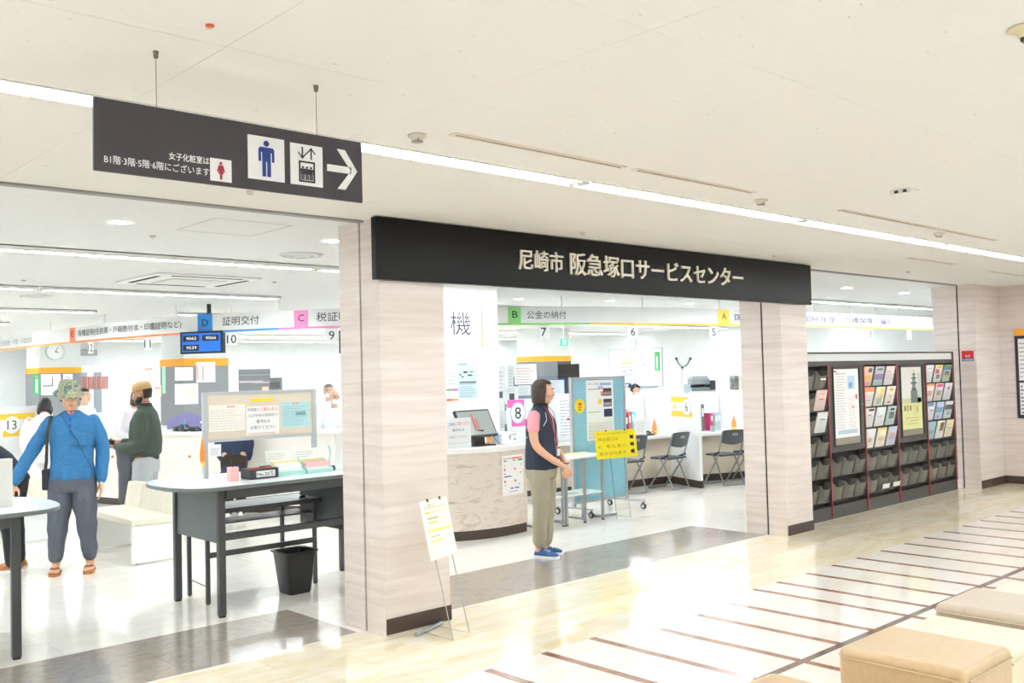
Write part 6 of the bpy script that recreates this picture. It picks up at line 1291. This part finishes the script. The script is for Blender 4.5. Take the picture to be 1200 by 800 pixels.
# copier, trays, screens on the right
def cab(name, label, cat, px0, px1, d, h, col, extra=None, dp=.5):
    A = at(px0, 440, 1, 1); 
    def gp(px): v = _f+_r*((px-600)/FPX)-_u*(-40/FPX); return Vector((v.x*d, v.y*d, 0))
    P, Q = gp(px0), gp(px1); F = Frame(P, Q-P, (0, 0, 1)); w = (Q-P).length; o = thing(name, label, cat, tuple((P+Q)/2)); MB().fbox(F, 0, w, 0, h, -dp, 0).build('body', M(col, .45), o, bevel=.01)
    if extra: extra(F, w, o)
    return o
def cop(F, w, o):
    MB().fbox(F, .02, w*.8, 1.24, 1.30, -.45, 0).build('paper_path', M('7d8588', .4), o); MB().fbox(F, .02, w*.75, 1.35, 1.46, -.45, 0).build('scanner', M('8c9498', .4), o, bevel=.01)
    MB().fbox(F, w*.1, w*.7, 1.46, 1.50, -.4, -.05).build('lid', M('a2aaae', .4), o); MB().fbox(F, w*.75, w*.98, 1.25, 1.42, -.4, .02).build('control_panel', M('3a3e42', .4), o); MB().fbox(F, .04, w*.7, 1.30, 1.35, -.45, -.3).build('rear_column', M('6a7276', .4), o)
cab('copier', 'grey office copier against the right wall beyond counter 5', 'copier', 807, 836, 17, 1.24, 'd6dadc', cop)
def trs(F, w, o):
    for k in range(7): MB().fbox(F, .0, w*.45, 1.25+.036*k, 1.254+.036*k, -.3, .02).build('tray', M('c9c5ba', .5), o)
    MB().fbox(F, w*.45, w, 1.24, 1.50, -.3, .02).build('drawer_unit', M('d0ccc0', .5), o); MB().fbox(F, w*.2, w*.45, 1.25, 1.50, -.3, -.02).build('tray_back', M('aeb2b2', .5), o)
cab('tray_cabinet', 'low cabinet with grey letter trays on top beside the right pier', 'cabinet', 853, 874, 16, 1.24, 'e2e4e4', trs)
def tvx(F, w, o): MB().fbox(F, 0, w, 1.52, 1.78, -.05, 0).build('screen', M('2c2722', .3), o); MB().fbox(F, w*.45, w*.55, .02, 1.52, -.05, -.02).build('pole', M('3a3c40', .4), o)
cab('display_screen', 'dark screen on a stand right of the middle column', 'display', 652, 677, 18, .03, '4a4c50', tvx, .4)
def mon(F, w, o): MB().fbox(F, .02, w-.02, 1.27, 1.40, -.03, 0).build('screen_back', M('b3c0c8', .4), o); MB().fbox(F, w*.4, w*.6, 1.24, 1.30, -.06, -.03).build('neck', M('8a9298', .4), o)
cab('desk_unit', 'white storage unit with a small grey-blue monitor left of the copier', 'cabinet', 797, 808, 14.5, 1.24, 'e8eaea', mon)
p = at(659, 401, 1, 13.5); o = thing('exit_sign', 'small green exit sign hanging from the office ceiling behind card 7', 'sign', tuple(p)); w_ = .07
Fx = Frame(p-Vector((w_*.7, 0, .07)), (1, -.5, 0), (0, 0, 1)); MB().fbox(Fx, 0, w_*2.2, 0, .14, -.03, 0).build('case', M('28c48a', .4, emit=.5), o); MB().fbox(Fx, w_*.55, w_*1.65, .02, .12, 0, .002).build('white_pictogram', M('eafff4', .4, emit=.6), o); MB().fbox(Fx, w_, w_*1.1, .14, CZ-p.z+.07, -.02, -.01).build('rod', M('d0d4d4', .4), o)
def wp(x, y): p = at(x, y, 0, 19.8); return FRt.pt(23-p.y, p.z, .02)
o = thing('wall_cable', 'Y-shaped grey cable pinned on the right wall of the office', 'cable', tuple(wp(800, 430)))
MB().tube([wp(793, 420), wp(795, 425), wp(800, 430.5), wp(806, 427), wp(809.5, 420)], .012, 6).build('cord', M('50545a', .5), o); MB().tube([wp(800, 430.5), wp(799, 455)], .006, 6).build('cord', M('b0b4b8', .5), o)
for a, b in ((793, 420), (800, 430.5), (809.5, 420)): MB().ell(wp(a, b), .03, .03, .03, 8, 6).build('hook', M('25282c', .5), o)

# ================================================================ OFFICE CEILING FITTINGS
m_down = bpy.data.materials.new('downlight_lens'); m_down.use_nodes = True; _b = m_down.node_tree.nodes['Principled BSDF']; _b.inputs['Emission Color'].default_value = (.92, .96, 1, 1); _b.inputs['Emission Strength'].default_value = DOWNLIGHT
def downlight(x, y, label):
    o = thing('downlight', label, 'ceiling light', (x, y, CZ)); MB().lathe((x, y, CZ), [(.06, -.001), (.06, -.004), (.085, -.004), (.09, -.0005)], 24, False).build('ring', M('f4f4f2', .4), o, True)
    MB().lathe((x, y, CZ), [(.001, -.003), (.06, -.003), (.06, -.001), (.001, -.001)], 20).build('lens', m_down, o)
for x, y, t in ((5.35, 6.04, 'round downlight over the left end of the middle opening'), (6.9, 6.04, 'round downlight over the woman in the vest'), (8.45, 6.04, 'round downlight over the right end of the middle opening'), (10.0, 6.04, 'round downlight behind the left of the leaflet racks'), (2.26, 6.04, 'round downlight under the hanging sign in the office ceiling'), (3.80, 6.04, 'round downlight beside the left pier top'), (10.3, 9.05, 'round downlight above card 6'), (11.9, 8.85, 'round downlight between cards 6 and 5'), (8.85, 9.42, 'round downlight above the green B tab'), (11.6, 6.13, 'round downlight over the leaflet racks, left'), (13.27, 6.14, 'round downlight over the leaflet racks, right')): downlight(x, y, t)
o = thing('air_conditioner', 'square ceiling cassette air conditioner in the office ceiling', 'air conditioner', (4.05, 9.1, CZ))
MB().box(3.55, 4.6, 8.6, 9.62, CZ-.02, CZ).build('panel', M('eeeeea', .5), o, bevel=.008); MB().box(3.80, 4.35, 8.85, 9.37, CZ-.032, CZ-.02).build('grille', M('e2e2dc', .5), o)
for a, b, c, d in ((3.72, 4.43, 8.655, 8.70), (3.72, 4.43, 9.50, 9.545), (3.60, 3.645, 8.75, 9.45), (4.50, 4.545, 8.75, 9.45)): MB().box(a, b, c, d, CZ-.0225, CZ-.02).build('shaded_slot', M('23221f', .8), o)  # near-black strips: the shade inside the air slots is put into the colour
o = thing('access_hatch', 'square access hatch outline in the office ceiling below the hanging sign', 'hatch', (2.94, 5.86, CZ))
MB().box(2.665, 2.68, 5.56, 6.15, CZ-.002, CZ).build('edge', M('c6c6c0', .5), o); MB().box(3.20, 3.215, 5.56, 6.15, CZ-.002, CZ).build('edge', M('c6c6c0', .5), o); MB().box(2.68, 3.20, 5.56, 5.575, CZ-.002, CZ).build('edge', M('c6c6c0', .5), o); MB().box(2.68, 3.20, 6.135, 6.15, CZ-.002, CZ).build('edge', M('c6c6c0', .5), o)
for x, y, t in ((4.02, 6.85, 'round air diffuser near the top of the left pier'), (3.35, 11.5, 'round air diffuser far left beyond the air conditioner')):
    o = thing('air_diffuser', t, 'vent', (x, y, CZ))
    for r1, r2, z in ((.16, .175, .012), (.11, .125, .018), (.05, .07, .022)): MB().lathe((x, y, CZ), [(r1, -.001), (r1, -z), (r2, -z+.004), (r2, -.001)], 28, False).build('ring', M('dededa', .4), o, True)
    MB().lathe((x, y, CZ), [(.001, -.02), (.05, -.02), (.05, -.001), (.001, -.001)], 20).build('core', M('b4b4ae', .4), o)
